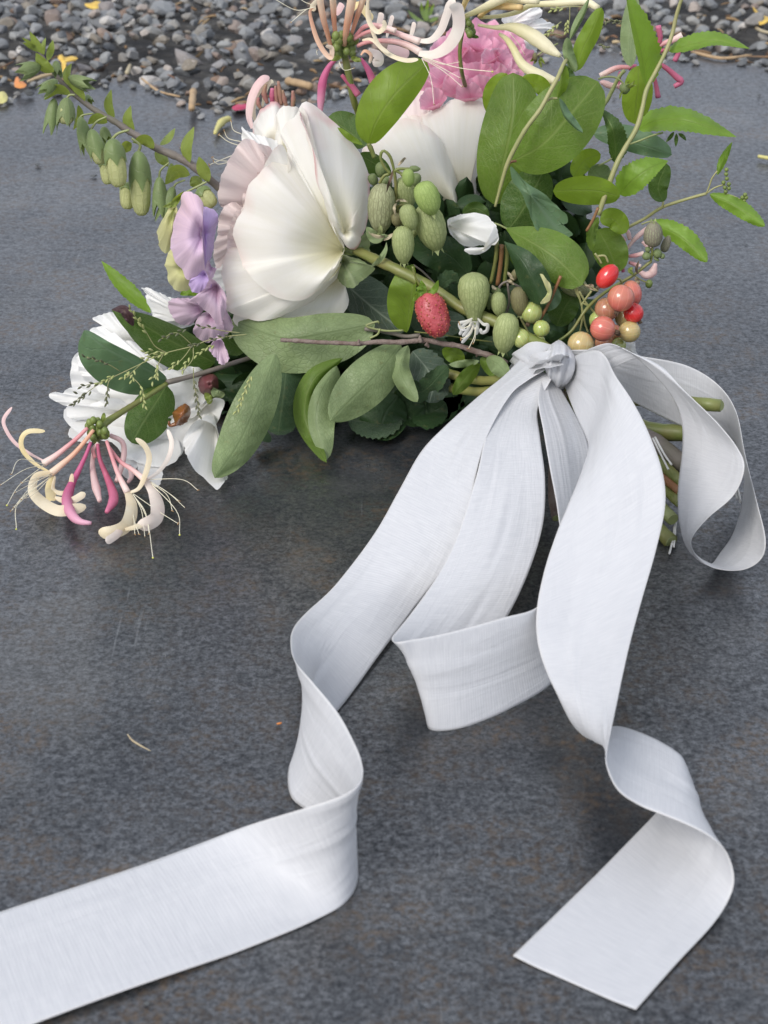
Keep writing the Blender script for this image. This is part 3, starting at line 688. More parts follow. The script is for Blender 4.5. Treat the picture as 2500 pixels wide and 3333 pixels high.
lay = [(1080, 430, 110, 80, .905, -.6), (1180, 330, 120, 90, .915, -.4), (1300, 250, 120, 90, .925, -.1), (1430, 210, 130, 90, .93, .1), (1560, 260, 120, 90, .925, .4),
       (1640, 350, 90, 90, .92, .7), (1120, 520, 100, 80, .895, -.7), (1230, 440, 110, 90, .90, -.4), (1350, 350, 110, 90, .91, -.2), (1470, 310, 110, 80, .912, .2), (1590, 400, 90, 80, .908, .5),
       (1290, 300, 70, 60, .905, -.9), (1400, 260, 80, 60, .90, .3), (1500, 400, 100, 80, .895, .3), (1390, 440, 100, 80, .89, 0), (1270, 520, 90, 90, .885, -.3), (1160, 470, 60, 80, .885, -.9),
       (1430, 520, 100, 80, .88, .1), (1560, 480, 90, 80, .885, .6), (1340, 560, 80, 70, .875, -.1), (1470, 340, 60, 50, .885, -.5), (1540, 340, 60, 45, .885, .8), (1120, 600, 80, 80, .88, -.4)]
for i, (a, b, w_, h_, d, an) in enumerate(lay): pink(a, b, w_, h_, d-.02, an, 20+i)

# ------------------------------------------------------------------ white flower at the very back, top right
wf = T('white_flower', 'white flower at the top edge with fallen petals behind the cream honeysuckle', 'flower', 3, '150,240', .93)
for i, s in enumerate(['60,110 120,70 200,60 250,42 295,48 303,85 260,120 180,150 100,160', '180,140 230,110 300,112 350,135 375,155 340,180 300,205 230,205 170,180',
                       '60,160 120,130 190,150 220,200 180,240 100,240 50,210', '150,200 210,210 260,240 275,300 230,330 180,300 150,260']):
    petal('petal', 3, s, ['110,140', '150,170', '130,200', '160,220'][i], .92+.004*i, .93, .008, 'petal_cold', wf, seed=i, ruffle=.002)
stem('stem', 3, '120,180 100,300 60,500', [.94, .92, .88], 9, 'stem_green', wf)
# yellow seed head beside it
sh = T('seed_head', 'small yellow-brown stamen tuft under the white flower at the top', 'seed head', 3, '260,330', .90)
pod('cone', 3, '275,340', '245,345', .90, 55, 'pod_brown', sh, teeth=False)
for s in ('270,350 255,385', '285,350 300,410', '290,340 320,385', '265,345 230,370'): leaf('bract', 3, s, .90, 9, 9, 'bract', sh, shape='lance', n=10, nc=5)
stem('stem', 3, '275,335 320,300 400,260', .905, 5, 'stem_pale', sh)

# ------------------------------------------------------------------ white peony lying low at the left
wl = T('peony', 'loose white peony lying at lower left with a brown withered stamen patch', 'peony', 7, '1250,720', .76)
def WP(s, b, d, db, bul, sd_, mat='petal_cold', ruf=.0028): petal('petal', 7, s, b, d, db, bul, mat, wl, seed=sd_, ruffle=ruf)
for sd2, (s2, b2, d2) in enumerate([('430,600 480,540 560,520 680,560 800,640 900,760 880,900 740,960 600,930 500,860 430,740', '900,700', .79), ('540,440 620,380 720,360 850,420 950,520 980,640 880,700 740,680 620,600', '950,620', .80),
        ('380,900 480,860 620,860 780,900 860,1000 800,1080 640,1080 500,1050 420,990', '820,900', .762), ('640,1020 760,960 920,980 1060,1060 1080,1160 1000,1230 860,1220 740,1160', '980,960', .745), ('900,700 1040,640 1180,640 1260,740 1240,900 1120,1000 980,980 900,860', '1180,780', .765)]): WP(s2, b2, d2, d2+.008, .010, 40+sd2, ruf=.0028)
WP('560,350 600,322 640,312 700,305 745,312 765,400 792,470 750,480 700,432 640,392', '820,520', .80, .80, .008, 1)
WP('540,430 560,400 605,392 650,410 700,452 760,500 740,560 700,560 640,540 580,500', '820,560', .785, .79, .008, 2)
WP('465,600 470,560 500,545 560,570 620,640 640,720 590,740 520,720 480,670', '700,700', .77, .775, .008, 3)
WP('640,480 680,430 740,470 850,500 950,580 1000,640 990,720 880,740 740,700 640,600', '1000,700', .775, .775, .012, 4)
WP('290,805 320,785 370,795 395,768 440,758 500,765 600,790 680,860 640,920 540,890 470,880 400,868 350,850 310,830', '760,860', .755, .77, .008, 5)
WP('395,880 440,865 540,860 660,820 760,850 790,930 740,990 660,980 600,965 520,955 450,955 408,935', '800,900', .745, .765, .010, 6)
WP('410,1050 425,1000 450,965 510,950 560,985 590,1050 540,1090 470,1080', '650,1000', .75, .76, .006, 7)
WP('560,700 640,620 780,640 960,700 1000,800 960,900 820,960 680,900 600,800', '1000,800', .765, .765, .012, 8)
WP('980,720 1050,660 1130,635 1200,640 1240,690 1250,800 1200,870 1120,900 1030,930 990,860', '1220,760', .745, .765, .012, 9)
WP('640,960 760,900 900,930 1010,980 1060,1080 1000,1170 900,1120 780,1100 690,1070', '1000,900', .74, .755, .010, 10)
WP('990,960 1050,920 1150,940 1230,870 1290,820 1345,835 1335,890 1290,990 1200,1020 1120,1070 1090,1165 1000,1182 900,1140 940,1040', '1240,850', .728, .75, .012, 11)
WP('730,1170 760,1120 840,1085 875,1140 850,1200 820,1240 800,1300 765,1310 735,1270', '900,1080', .72, .735, .006, 12)
WP('820,1190 880,1150 960,1180 975,1260 960,1340 900,1350 850,1300', '960,1120', .715, .73, .006, 13)
WP('1100,1095 1110,1040 1150,985 1200,952 1260,970 1300,1010 1320,1100 1365,1280 1340,1330 1302,1372 1250,1330 1180,1260 1125,1180', '1280,900', [.71]*8+[.69]*5, .74, .012, 14, ruf=.001)
petal('withered_patch', 7, '1035,915 1060,885 1110,855 1143,885 1140,930 1120,960 1090,985 1050,980 1045,950', '1095,920', .712, .705, .004, 'brown_bit', wl, seed=15, ruffle=.002)
tube('withered_patch', pts3(q(7, '1120,950 1060,975 1020,985 1015,960'), .712), [.0012, .001, .0006], M['brown_bit'], wl, 6)
M['dark_red'] = plain_mat('dark_red', (.14, .025, .045), (.10, .05, .03), .5)
petal('receptacle', 7, '1190,720 1210,690 1250,675 1300,690 1310,760 1270,810 1220,800 1195,770', '1260,740', .742, .735, .008, 'dark_red', wl, seed=16)
leaf('sepal', 7, '1270,760 1300,800 1350,800', .735, 30, 25, 'sepal', wl)
leaf('sepal', 7, '1230,790 1255,830 1250,860', .73, 22, 22, 'bract', wl)
wt = T('white_flower', 'white petal tips peeping out behind the mauve sweet pea', 'flower', 7, '1150,330', .80)
for i, (s, b) in enumerate([('852,160 900,165 980,200 1050,230 1060,270 1000,300 920,260 880,205', '1120,330'), ('870,205 910,250 980,290 1060,300 1120,370 1168,375 1100,402 1000,380 920,320', '1150,340'),
                            ('905,300 990,330 1080,380 1040,400 960,370', '1120,350')]):
    petal('petal', 7, s, b, .80, .80, .006, 'petal_cold', wt, seed=i, ruffle=.0015)

# ------------------------------------------------------------------ sweet peas
sv = T('sweet_pea', 'lilac and pale yellow sweet pea tucked against the big peony', 'sweet pea', 4, '240,300', .775)
petal('petal', 4, '115,480 125,430 150,390 185,325 215,312 235,330 225,420 200,520 185,590 160,595 130,565', '215,330', .775, .78, .010, 'petal_yellow', sv, seed=1, label='pale yellow outer petal')
petal('petal', 4, '160,660 185,590 210,570 260,690 320,750 318,800 290,825 230,820 185,775 172,700', '270,680', .772, .775, .008, 'petal_yellow', sv, seed=2, label='pale yellow lower petal')
petal('petal', 4, '375,335 400,322 440,330 465,345 482,400 465,460 455,540 440,620 410,720 395,690 380,600 375,480', '400,480', .772, .765, .006, 'petal_violet', sv, seed=3, ruffle=.0025, label='violet inner fold')
petal('petal', 4, '195,560 200,480 222,390 250,310 262,250 295,228 340,240 370,262 390,300 385,350 376,420 372,500 374,580 385,650 397,705 340,750 290,755 262,700 220,640', '385,480', [.765]*6+[.758]*6+[.757]*8, .765, .012, 'petal_lilac', sv, seed=4, label='lilac standard petal')
petal('petal', 4, '305,765 350,735 395,700 425,755 440,800 400,825 360,838 320,825', '400,720', .755, .76, .006, 'petal_violet', sv, seed=5)
petal('petal', 4, '400,700 420,640 450,700 470,690 440,760 415,790 400,760', '440,680', .765, .768, .004, 'petal_lilac', sv, seed=6)
petal('calyx', 4, '145,320 190,300 215,265 255,235 275,228 262,260 240,300 225,318 195,325', '250,255', .765, .772, .005, 'bract', sv, seed=7)
stem('stem', 4, '250,250 320,215 390,180 410,170', .775, [7, 6], 'stem_pale', sv)
sm = T('sweet_pea', 'dusty mauve sweet pea hanging below the big white peony', 'sweet pea', 4, '500,850', .765)
petal('petal', 4, '178,905 190,880 230,868 300,868 345,900 375,950 345,1000 300,1030 250,1025 205,980', '400,930', .762, .77, .008, 'petal_mauve', sm, seed=1)
petal('petal', 4, '330,1060 380,960 450,960 510,1010 500,1080 430,1130 370,1120', '440,960', .758, .765, .006, 'petal_mauve', sm, seed=2)
petal('petal', 4, '490,880 540,960 570,1035 540,1080 500,1110 475,1060 470,980', '490,880', .76, .768, .006, 'petal_mauve', sm, seed=3)
petal('petal', 4, '300,878 350,850 400,805 430,755 470,770 525,850 525,940 492,1030 450,990 400,940 350,900', '470,790', .75, .765, .010, 'petal_mauve', sm, seed=4)
petal('petal', 4, '425,1170 450,1130 500,1120 530,1180 545,1225 530,1255 497,1268 470,1235 440,1200', '480,1080', .742, .755, .004, 'petal_lilac', sm, seed=5)

# ------------------------------------------------------------------ foxglove spike
fx = T('foxglove', 'foxglove spike with drooping green buds reaching over the slab at upper left', 'foxglove', 1, '1310,1130', .80)
stem('stem', 1, '1420,1200 1310,1120 1150,990 1040,930 940,890 850,830 780,790 690,730 600,680 520,625 450,570 350,470 270,360 220,290', [.80, .815], [27, 25, 23, 21, 17, 13, 9], 'stem_violet', fx, 12)
COR = [(0, .55), (.1, .85), (.3, 1), (.55, 1.0), (.8, .9), (.93, .7), (1, .4)]
CAL = [(0, .12), (.06, .42), (.2, .72), (.45, .98), (.7, 1.08), (.8, 1.10)]
def fox_bud(a, b, w_, d, cal=.55, corolla=True, cm='bud_leaf', om='bud_cream', ped=None):
    A, B = q(1, a)[0], q(1, b)[0]; p0, p1 = P(*A, d), P(*B, d-.004); r = w_*.92*.5425*.5*mpp(*A, d)
    pm = p0 + (p1-p0)*cal*.35
    V, F, U = lathe_data(p0, p1, [(s*cal*1.2, x*r) for s, x in CAL], 20, .06, 5, zig=cal*.5)
    o = obj('bud', V, F, M[cm], fx, U)
    if corolla:
        V, F, U = lathe_data(pm, p1, [(s, x*r*.97) for s, x in COR], 18, .05, 6); obj('corolla', V, F, M[om], o, U)
    if ped:
        px = q(1, ped); p3 = pts3(px, d+.004); tube('stalk', p3, [r*.12, r*.16], M['stem_pale'], o, 7)
fox_bud('830,905', '850,1290', 135, .792, .42, ped='790,830 840,870 832,910')
fox_bud('765,1090', '765,1255', 100, .80, .2)
fox_bud('672,830', '715,1120', 132, .785, .38, ped='775,780 710,800 672,835')
fox_bud('630,960', '650,1105', 85, .80, .2)
fox_bud('545,775', '610,985', 108, .788, .62, ped='640,700 580,730 545,780')
fox_bud('480,700', '525,890', 92, .795, .85, corolla=False, ped='560,680 500,690 480,705')
fox_bud('400,585', '392,745', 112, .785, .75, cm='bud_green', ped='450,570 420,570 402,590')
fox_bud('325,590', '300,770', 84, .80, .85, corolla=False)
fox_bud('245,395', '135,432', 98, .80, .9, corolla=False, cm='bud_green')
fox_bud('335,365', '345,440', 60, .81, .9, corolla=False, cm='bud_green')
fox_bud('410,465', '525,505', 84, .81, .9, corolla=False, cm='bud_green')
fox_bud('345,480', '262,545', 80, .80, .9, corolla=False)
fox_bud('620,760', '640,840', 70, .81, .9, corolla=False)
fox_bud('955,1060', '962,1260', 96, .79, .85, corolla=False, ped='1015,975 965,1020 955,1065')
fox_bud('1040,1120', '980,1300', 92, .79, .85, corolla=False, ped='1110,1080 1060,1100 1042,1125')
fox_bud('1190,1130', '1285,1235', 110, .795, .3, ped='1225,1090 1190,1130 1185,1150')
fox_bud('1030,980', '1025,1065', 50, .81, .9, corolla=False, cm='bract')
fox_bud('520,570', '540,610', 45, .82, .9, corolla=False)
for s, w_, d in [('685,715 650,630 668,535', 27, .815), ('805,800 765,720 785,632', 30, .81), ('1140,975 1118,880 1165,758', 34, .80), ('1255,1090 1215,1010 1193,938', 38, .795), ('510,610 450,530 430,455', 36, .81),
                 ('410,515 400,440 430,378', 24, .815), ('645,735 580,710 525,745', 32, .80), ('925,890 870,840 795,855', 34, .80), ('1140,1050 1060,1030 990,1108', 42, .79), ('425,565 340,535 266,600', 30, .80),
                 ('960,870 1010,830 1052,768', 22, .82), ('325,430 260,390 215,315', 36, .80), ('262,325 215,260 178,188', 24, .805), ('285,365 305,300 318,238', 22, .81), ('240,310 190,280 135,255', 17, .81), ('262,330 258,280 275,225', 15, .815),
                 ('225,300 180,260 130,225', 12, .815), ('930,910 980,960 1010,1000', 34, .815), ('790,860 760,880 735,920', 34, .80), ('1150,1060 1180,1100 1190,1140', 40, .81), ('470,630 480,700 440,780', 22, .81)]:
    leaf('bract', 1, s, d, w_, w_, 'bract', fx, dl=.004, dr=-.003, shape='lance', n=16, nc=7)

# ------------------------------------------------------------------ leaves. (label, view, mid rib, depth, half widths left / right of growth, material, edge depths, shape, extra)
LG = None
def LF(label, c, s, d, wl, wr, mat, dl=.0, dr=.0, shape='ellip', serr=0, nserr=14, stalk=None, name='leaf', **k):
    px = q(c, s); d0 = d if np.isscalar(d) else d[0]
    o = thing(name, label, 'leaf', P(*px[0], d0))
    leaf('blade', c, s, d, wl, wr, mat, o, dl, dr, shape, serr, nserr, **k)
    if stalk: stem('stalk', c, stalk, d0, 6, 'stem_pale', o)
    return o
LF('large oval back-lit leaf with fine veins, right of the cupped white peony', 3, '15,1225 70,980 125,700 128,436', [.80, .795, .80, .81], 175, 185, 'leaf_mid', .008, .004, 'oval', n=34, nc=13)
LF('heart shaped dark green leaf with pale veins, right of the large oval leaf', 3, '118,972 300,870 460,700 640,488', [.78, .77, .772, .785], 225, 195, 'leaf_mid', .006, .002, 'oval', n=34, nc=13)
LF('dark round leaf with glowing veins behind the bluish lobed leaf', 5, '1110,550 1180,460 1260,320 1330,185', .79, 150, 130, 'leaf_dark', .004, .002, 'oval', n=30, nc=13)
cb = thing('leaf', 'bluish green leaf with lobed tip hanging in front of the dark round leaf', 'leaf', P(*q(5, '1130,170')[0], .765))
petal('blade', 5, '1130,168 1165,205 1210,255 1260,290 1310,320 1360,360 1405,405 1450,445 1475,480 1472,512 1440,520 1462,540 1502,575 1480,600 1470,640 1450,675 1430,687 1390,660 1345,625 1300,570 1260,500 1225,410 1195,330 1140,260', '1250,340', .752, .748, -.003, 'leaf_blue', cb, seed=3, ruffle=.0008)
LF('pale oval leaf lying flat, under the serrated branch', 5, '1383,318 1520,312 1660,318 1785,350', .77, 88, 88, 'leaf_bright', -.004, .006, 'oval')
LF('rounded bright leaf drooping over the red berries', 5, '1100,540 1250,620 1400,720 1560,880', [.765, .75, .74, .735], 150, 125, 'leaf_mid', .006, .0, 'obov', stalk='1030,510 1065,522 1110,545')
LF('dark curled leaf with pale folded margin above the gooseberries', 5, '1090,620 1190,720 1250,820 1340,1000', [.745, .735, .73, .728], 95, 85, 'leaf_deep', .002, .006, 'obov')
fm = thing('leaf', 'cream rolled leaf margin beside the dark curled leaf', 'leaf', P(*q(5, '1330,980')[0], .722))
petal('blade', 5, '1305,812 1335,835 1368,880 1374,930 1360,975 1320,995 1306,985 1340,945 1348,895', '1352,930', .722, .722, .002, 'petal_yellow', fm, seed=4, ruffle=.0008)
LF('bluish rounded leaf behind the dark curled leaf', 5, '1260,990 1350,960 1410,900', .738, 60, 75, 'leaf_blue', shape='oval')
LF('pointed yellow-green leaf standing upright between the two white peonies', 2, '735,865 790,720 900,560 1090,374', [.80, .79, .79, .80], 158, 112, 'leaf_bright', .006, .004, 'oval', n=32, nc=13)
LF('dark leaf behind the pointed yellow-green leaf', 2, '715,880 620,790 490,706', [.80, .81, .82], 75, 105, 'leaf_dark', .004, 0, 'oval')
LF('dark green leaf above the green pods at the white peony edge', 5, '410,220 310,150 215,95', .81, 70, 55, 'leaf_dark')
LF('narrow green leaf between white peony and upright leaf', 2, '700,870 620,830 550,765', .79, 12, 25, 'leaf_bright', n=14, nc=5)
LF('grey felted leaf with a pale midrib under the peony sepals', 5, '90,830 200,930 330,1040 490,1160', [.80, .79, .78, .77], 150, 110, 'leaf_fuzzy', .004, .006, 'oval', n=30)
LF('bright green folded leaf left of the strawberry', 5, '505,1165 520,1050 540,900 545,755', [.76, .755, .75, .755], 145, 22, 'leaf_bright', .004, -.006, 'oval')
LF('wide pale underside leaf below the big peony and above the twig', 8, '945,172 700,220 450,250 170,150', [.755, .75, .75, .77], 190, 115, 'leaf_under', -.004, .010, 'oval', n=34, nc=13)
LF('pale leaf with brown specks pointing down, middle of the lower row', 8, '1085,282 970,430 840,560 706,694', [.745, .73, .722, .715], 120, 135, 'leaf_under', .003, .004, 'ellip', n=32, nc=13)
LF('long pale leaf hanging over the low white peony, lower left', 8, '410,335 330,560 210,820 80,1005', [.735, .715, .70, .685], 110, 128, 'leaf_under', .005, .003, 'ellip', n=34, nc=13)
LF('dark sickle shaped leaf in the lower row', 8, '770,360 610,480 570,680 685,922', [.745, .735, .73, .715], 40, 62, 'leaf_mid', .002, .006, 'ellip', n=28)
LF('pale narrow leaf with a curved tip beside the dark sickle leaf', 8, '740,400 650,560 630,720 682,912', [.742, .728, .72, .71], 105, 45, 'leaf_under', .004, .002, 'ellip', n=28)
LF('small pale leaf with a twisted tip below the twig', 8, '1125,290 1085,400 1110,490 1176,595', [.742, .735, .725, .72], 50, 55, 'leaf_under', .002, .004, 'ellip')
LF('fuzzy grey-green wrinkled leaf under the twig', 8, '1150,320 1230,420 1260,500 1240,600', [.755, .745, .738, .735], 100, 110, 'leaf_fuzzy', .004, .004, 'oval', serr=.12, nserr=10, n=36)
LF('dark green wrinkled leaf edge below the grey fuzzy leaf', 8, '1130,480 1200,540 1340,400', .736, 60, 60, 'leaf_mint', shape='oval', serr=.15, nserr=10)
LF('small pointed green leaf left of the ribbon knot', 8, '1512,388 1440,460 1368,556', [.735, .725, .72], 42, 40, 'leaf_mid', .003, -.002)
LF('small pale leaf edge above the pointed green leaf', 8, '1345,392 1430,380 1510,372', .73, 14, 28, 'leaf_under', n=14, nc=5)
LF('yellow-green leaf tip under the twig end', 8, '1310,310 1370,340 1432,370', .745, 45, 45, 'leaf_bright', n=16)
LF('green leaf tucked under the knot collar', 8, '1515,358 1580,400 1645,470', [.735, .73, .725], 62, 52, 'leaf_mid', .003, .003)
LF('pale green leaf touching the knot collar', 8, '1550,355 1610,390 1670,460', [.73, .72, .712], 40, 55, 'leaf_under', .0, .003)
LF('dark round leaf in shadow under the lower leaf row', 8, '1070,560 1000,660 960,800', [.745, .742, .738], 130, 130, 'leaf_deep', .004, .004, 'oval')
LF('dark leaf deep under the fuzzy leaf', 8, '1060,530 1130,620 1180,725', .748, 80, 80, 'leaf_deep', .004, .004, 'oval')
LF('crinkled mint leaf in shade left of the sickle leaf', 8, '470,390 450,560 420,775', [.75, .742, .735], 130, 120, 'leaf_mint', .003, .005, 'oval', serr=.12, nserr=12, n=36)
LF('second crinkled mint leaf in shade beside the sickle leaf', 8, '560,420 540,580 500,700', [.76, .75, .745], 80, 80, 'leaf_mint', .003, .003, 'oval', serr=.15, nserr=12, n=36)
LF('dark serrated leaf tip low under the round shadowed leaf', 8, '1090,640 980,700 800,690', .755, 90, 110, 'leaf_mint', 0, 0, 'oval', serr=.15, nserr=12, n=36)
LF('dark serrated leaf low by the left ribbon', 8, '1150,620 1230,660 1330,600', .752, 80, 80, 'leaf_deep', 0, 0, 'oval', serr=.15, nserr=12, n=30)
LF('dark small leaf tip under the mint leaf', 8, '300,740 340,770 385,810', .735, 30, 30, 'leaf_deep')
LF('pale serrated pointed leaf sticking up left of the white petal tips', 7, '905,310 800,210 700,110 608,-2', [.80, .805, .81, .82], 42, 52, 'leaf_serrate', .004, .0, 'lance', serr=.15, nserr=16, n=40)
LF('large dark leaf with a purple withered tip at left', 7, '1290,610 1030,480 800,350 668,290', [.755, .745, .74, .745], 150, 95, 'leaf_dark', .006, -.010, 'ovate', n=34, nc=13)
LF('purple withered hooked leaf tip at left', 7, '800,390 765,320 735,290 668,292', [.737, .735, .737, .74], 32, 32, 'leaf_tip', .0, .0, 'lance')
LF('bluish green pointed leaf lying over the low white peony, left', 7, '1003,712 830,620 640,520 504,415', [.735, .722, .715, .715], 205, 42, 'leaf_blue', .006, .002, 'oval', n=34, nc=13)
LF('dark green leaf hanging beside the honeysuckle head at lower left', 7, '1000,745 920,870 850,980 790,1092', [.735, .725, .718, .712], 140, 115, 'leaf_dark', .004, .003, 'oval', n=30, nc=13)
LF('green leaf peeping out below the sweet pea', 7, '1080,200 1130,185 1190,200', .79, 22, 22, 'leaf_serrate', n=14)
LF('dark leaf under the mauve sweet pea', 4, '560,1000 520,1090 640,1190', .77, 60, 80, 'leaf_dark', shape='oval')
LF('dark leaf in the middle behind the strawberry', 5, '880,820 760,700 600,640 540,600', .775, 120, 100, 'leaf_deep', shape='oval')
LF('dark leaf under the strawberry with a grey bloom', 5, '520,1010 640,1080 860,1100', .765, 70, 110, 'leaf_fuzzy', shape='oval')
LF('small serrated dark leaf above the strawberry', 5, '700,900 760,850 820,860', .765, 60, 30, 'leaf_mint', serr=.2, nserr=7)
LF('dark round leaf behind the berry stalks', 6, '390,850 440,740 500,650', .75, 95, 80, 'leaf_dark', shape='oval')
LF('green oval leaf behind the red berry', 6, '640,270 700,380 760,530', .785, 110, 100, 'leaf_mid', shape='oval')
LF('folded yellow-green leaf above the red berry', 6, '650,215 730,210 808,290', .78, 70, 60, 'leaf_bright', shape='oval')
LF('narrow serrated leaf with an orange stalk above the red berry', 6, '600,400 600,300 640,195', .765, 32, 30, 'leaf_mid', serr=.15, nserr=10)
LF('green leaf deep behind the drooping rounded leaf', 6, '110,450 230,420 360,440 400,560', .77, 100, 130, 'leaf_mid', shape='oval')
LF('yellow-green upright leaf behind the oval leaf at the pink peony', 3, '10,700 20,560 90,440', .83, 70, 90, 'leaf_bright', shape='oval')
LF('green leaf edge right of the pink peony', 3, '340,600 290,520 180,465', .81, 45, 60, 'leaf_bright')
LF('grey-green broad leaf lying at right with a yellow rim', 3, '610,800 760,830 930,880 1082,930', [.82, .815, .81, .81], 95, 60, 'leaf_blue', .004, .0, 'oval')
LF('yellow-green long leaf hanging behind the serrated branch', 3, '880,395 880,520 865,640 860,745', [.84, .84, .845, .85], 92, 90, 'leaf_bright', .004, .004, 'oval')
LF('pale upright leaf above the yellow-green long leaf', 3, '835,400 830,280 840,150 860,-30', [.84, .845, .85, .86], 62, 52, 'leaf_under', .004, .0, 'oval')
LF('yellow-green folded leaf right of the heart leaf', 3, '655,925 560,960 490,1060', .80, 62, 60, 'leaf_bright', shape='oval')
LF('small dark shadowed leaf behind the serrated branch', 3, '1030,1212 1000,1120 1050,980', .80, 62, 62, 'leaf_dark', shape='oval')
LF('green leaf behind the pale flat leaf', 3, '600,1000 640,1050 700,1100', .80, 80, 60, 'leaf_under', shape='oval')
LF('dark leaf at the foot of the cupped peony', 5, '840,450 920,420 1000,470', .80, 40, 60, 'leaf_dark', shape='oval')

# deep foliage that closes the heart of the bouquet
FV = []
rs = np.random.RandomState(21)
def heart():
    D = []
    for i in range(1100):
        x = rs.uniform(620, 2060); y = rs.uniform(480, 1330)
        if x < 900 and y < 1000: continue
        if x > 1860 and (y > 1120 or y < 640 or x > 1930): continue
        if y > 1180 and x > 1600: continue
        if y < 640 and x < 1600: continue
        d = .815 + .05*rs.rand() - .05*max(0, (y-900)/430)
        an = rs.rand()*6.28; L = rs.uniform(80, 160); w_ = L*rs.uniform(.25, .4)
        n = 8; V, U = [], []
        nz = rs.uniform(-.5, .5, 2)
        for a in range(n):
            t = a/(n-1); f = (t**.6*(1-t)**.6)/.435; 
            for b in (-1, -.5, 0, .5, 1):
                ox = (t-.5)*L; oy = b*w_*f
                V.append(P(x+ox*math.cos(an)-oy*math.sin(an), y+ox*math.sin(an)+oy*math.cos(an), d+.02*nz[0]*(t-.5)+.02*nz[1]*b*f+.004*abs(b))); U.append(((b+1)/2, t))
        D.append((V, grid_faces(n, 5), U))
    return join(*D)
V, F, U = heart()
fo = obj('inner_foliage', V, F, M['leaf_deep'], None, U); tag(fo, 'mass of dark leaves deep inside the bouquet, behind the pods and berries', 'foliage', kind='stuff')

# ------------------------------------------------------------------ serrated branch (spiraea) at upper right
sb = T('leafy_branch', 'upright pale stem with bright serrated leaves at upper right', 'branch', 3, '740,1010', .78)
stem('stem', 3, '640,1290 740,1010 800,890 870,770 905,650 930,540 990,420 1045,310 1085,200 1110,90 1145,-20 1170,-80', [.77, .78, .79, .80, .80], [17, 16, 15, 13, 12, 10], 'stem_vine', sb)
for s, wl_, wr_, d, dl, dr, mt in [('930,515 900,330 850,120 800,-60', 28, 120, [.80, .795, .79, .79], -.004, .006, 'leaf_serrate'), ('1065,308 1200,268 1350,242 1549,292', 62, 36, [.80, .795, .79, .785], .006, -.004, 'leaf_serrate'),
        ('880,775 1000,722 1180,725 1470,822', 78, 72, [.80, .79, .78, .775], .008, -.006, 'leaf_serrate'), ('742,975 740,860 720,760 655,648', 42, 78, [.79, .785, .78, .79], .002, .006, 'leaf_dark'),
        ('770,1168 850,1080 950,1010 1060,965', 98, 78, [.785, .775, .775, .78], .006, -.004, 'leaf_serrate')]:
    leaf('leaf', 3, s, d, wl_, wr_, mt, sb, dl, dr, 'ovate', .13, 17, n=52, nc=11)
stem('side_shoot', 3, '830,865 900,840 960,815 1030,795', .79, 6, 'stem_pale', sb)
for s in ('1095,790 1075,820 1045,855', '1110,800 1108,840 1105,882', '1120,800 1150,820 1168,845'): leaf('sepal', 3, s, .787, 12, 12, 'leaf_dark', sb, shape='lance', n=10, nc=5)
stem('side_shoot', 3, '640,995 690,970 730,945', .79, 6, 'stem_pale', sb)
# nodding calyx between the leaves
ny = T('seed_head', 'nodding spent flower on a hooked stalk beside the serrated branch', 'seed head', 3, '640,470', .80)
stem('stalk', 3, '640,475 680,462 730,462 770,480 800,515', .80, 6, 'stem_pale', ny)
pod('calyx', 3, '800,500', '800,565', .80, 66, 'bud_green', ny, teeth=False)
for s in ('810,520 840,505 862,480', '815,530 850,515 872,508', '790,545 775,565 768,598', '800,510 820,495 835,492'): leaf('bract', 3, s, .797, 7, 7, 'bract', ny, shape='lance', n=10, nc=5)
# vine stem with small leaves in front of the heart leaf
vs_ = T('vine_shoot', 'thin pale vine rising across the large oval leaf with small folded leaves', 'vine', 3, '25,1235', .765)
stem('stem', 3, '22,1240 60,1100 95,985 150,870 215,760 290,660 345,560 395,470 430,390 450,360', [.765, .765, .765, .77, .78], [8, 13, 14, 13, 12], 'stem_vine', vs_)
for s, wl_, wr_, d, mt, sh_ in [('510,425 545,300 600,190 660,45', 60, 55, .785, 'leaf_bright', 'oval'), ('470,240 510,160 560,60 590,-20', 30, 14, .80, 'leaf_under', 'lance'), ('505,432 470,360 452,300 455,225', 28, 40, .78, 'leaf_under', 'oval'),
        ('405,590 440,690 500,760 547,797', 38, 10, .76, 'leaf_blue', 'ellip'), ('440,390 420,500 395,585', 40, 14, .775, 'leaf_bright', 'ellip'), ('495,490 450,440 440,390', 40, 40, .80, 'leaf_dark', 'oval')]:
    leaf('leaf', 3, s, d, wl_, wr_, mt, vs_, .003, .003, sh_)
stem('side_shoot', 3, '335,605 360,590 395,590', .77, 7, 'stem_vine', vs_)
stem('side_shoot', 3, '90,1000 118,972 150,966', .768, 8, 'stem_red', vs_)
# slender sprig at the far right
sg = T('sprig', 'slender sprig with tiny bud clusters and small serrated leaves, far right', 'sprig', 6, '820,262', .79)
stem('stem', 6, '780,290 820,258 920,205 1020,140 1150,95 1290,55', [.79, .79, .785, .78], [10, 10, 9], 'stem_vine', sg)
stem('twiglet', 6, '1290,55 1310,0 1325,-40 1355,-80', .78, 5, 'stem_vine', sg); stem('twiglet', 6, '1290,55 1340,20 1400,0', .78, 5, 'stem_vine', sg); stem('twiglet', 6, '1400,55 1450,70 1500,95', .778, 4, 'stem_vine', sg)
stem('twiglet', 6, '1020,145 1026,125 1032,105', .785, 6, 'stem_vine', sg); stem('twiglet', 6, '900,240 940,225 965,220', .785, 5, 'stem_vine', sg)
leaf('leaf', 3, '1355,1050 1390,960 1445,850', .785, 26, 22, 'leaf_serrate', sg, .002, .002, 'lance', .15, 12, n=30)
leaf('leaf', 6, '1310,58 1480,140 1640,252', [.78, .772, .765], 52, 50, 'leaf_serrate', sg, .004, .002, 'ellip', .13, 14, n=40)
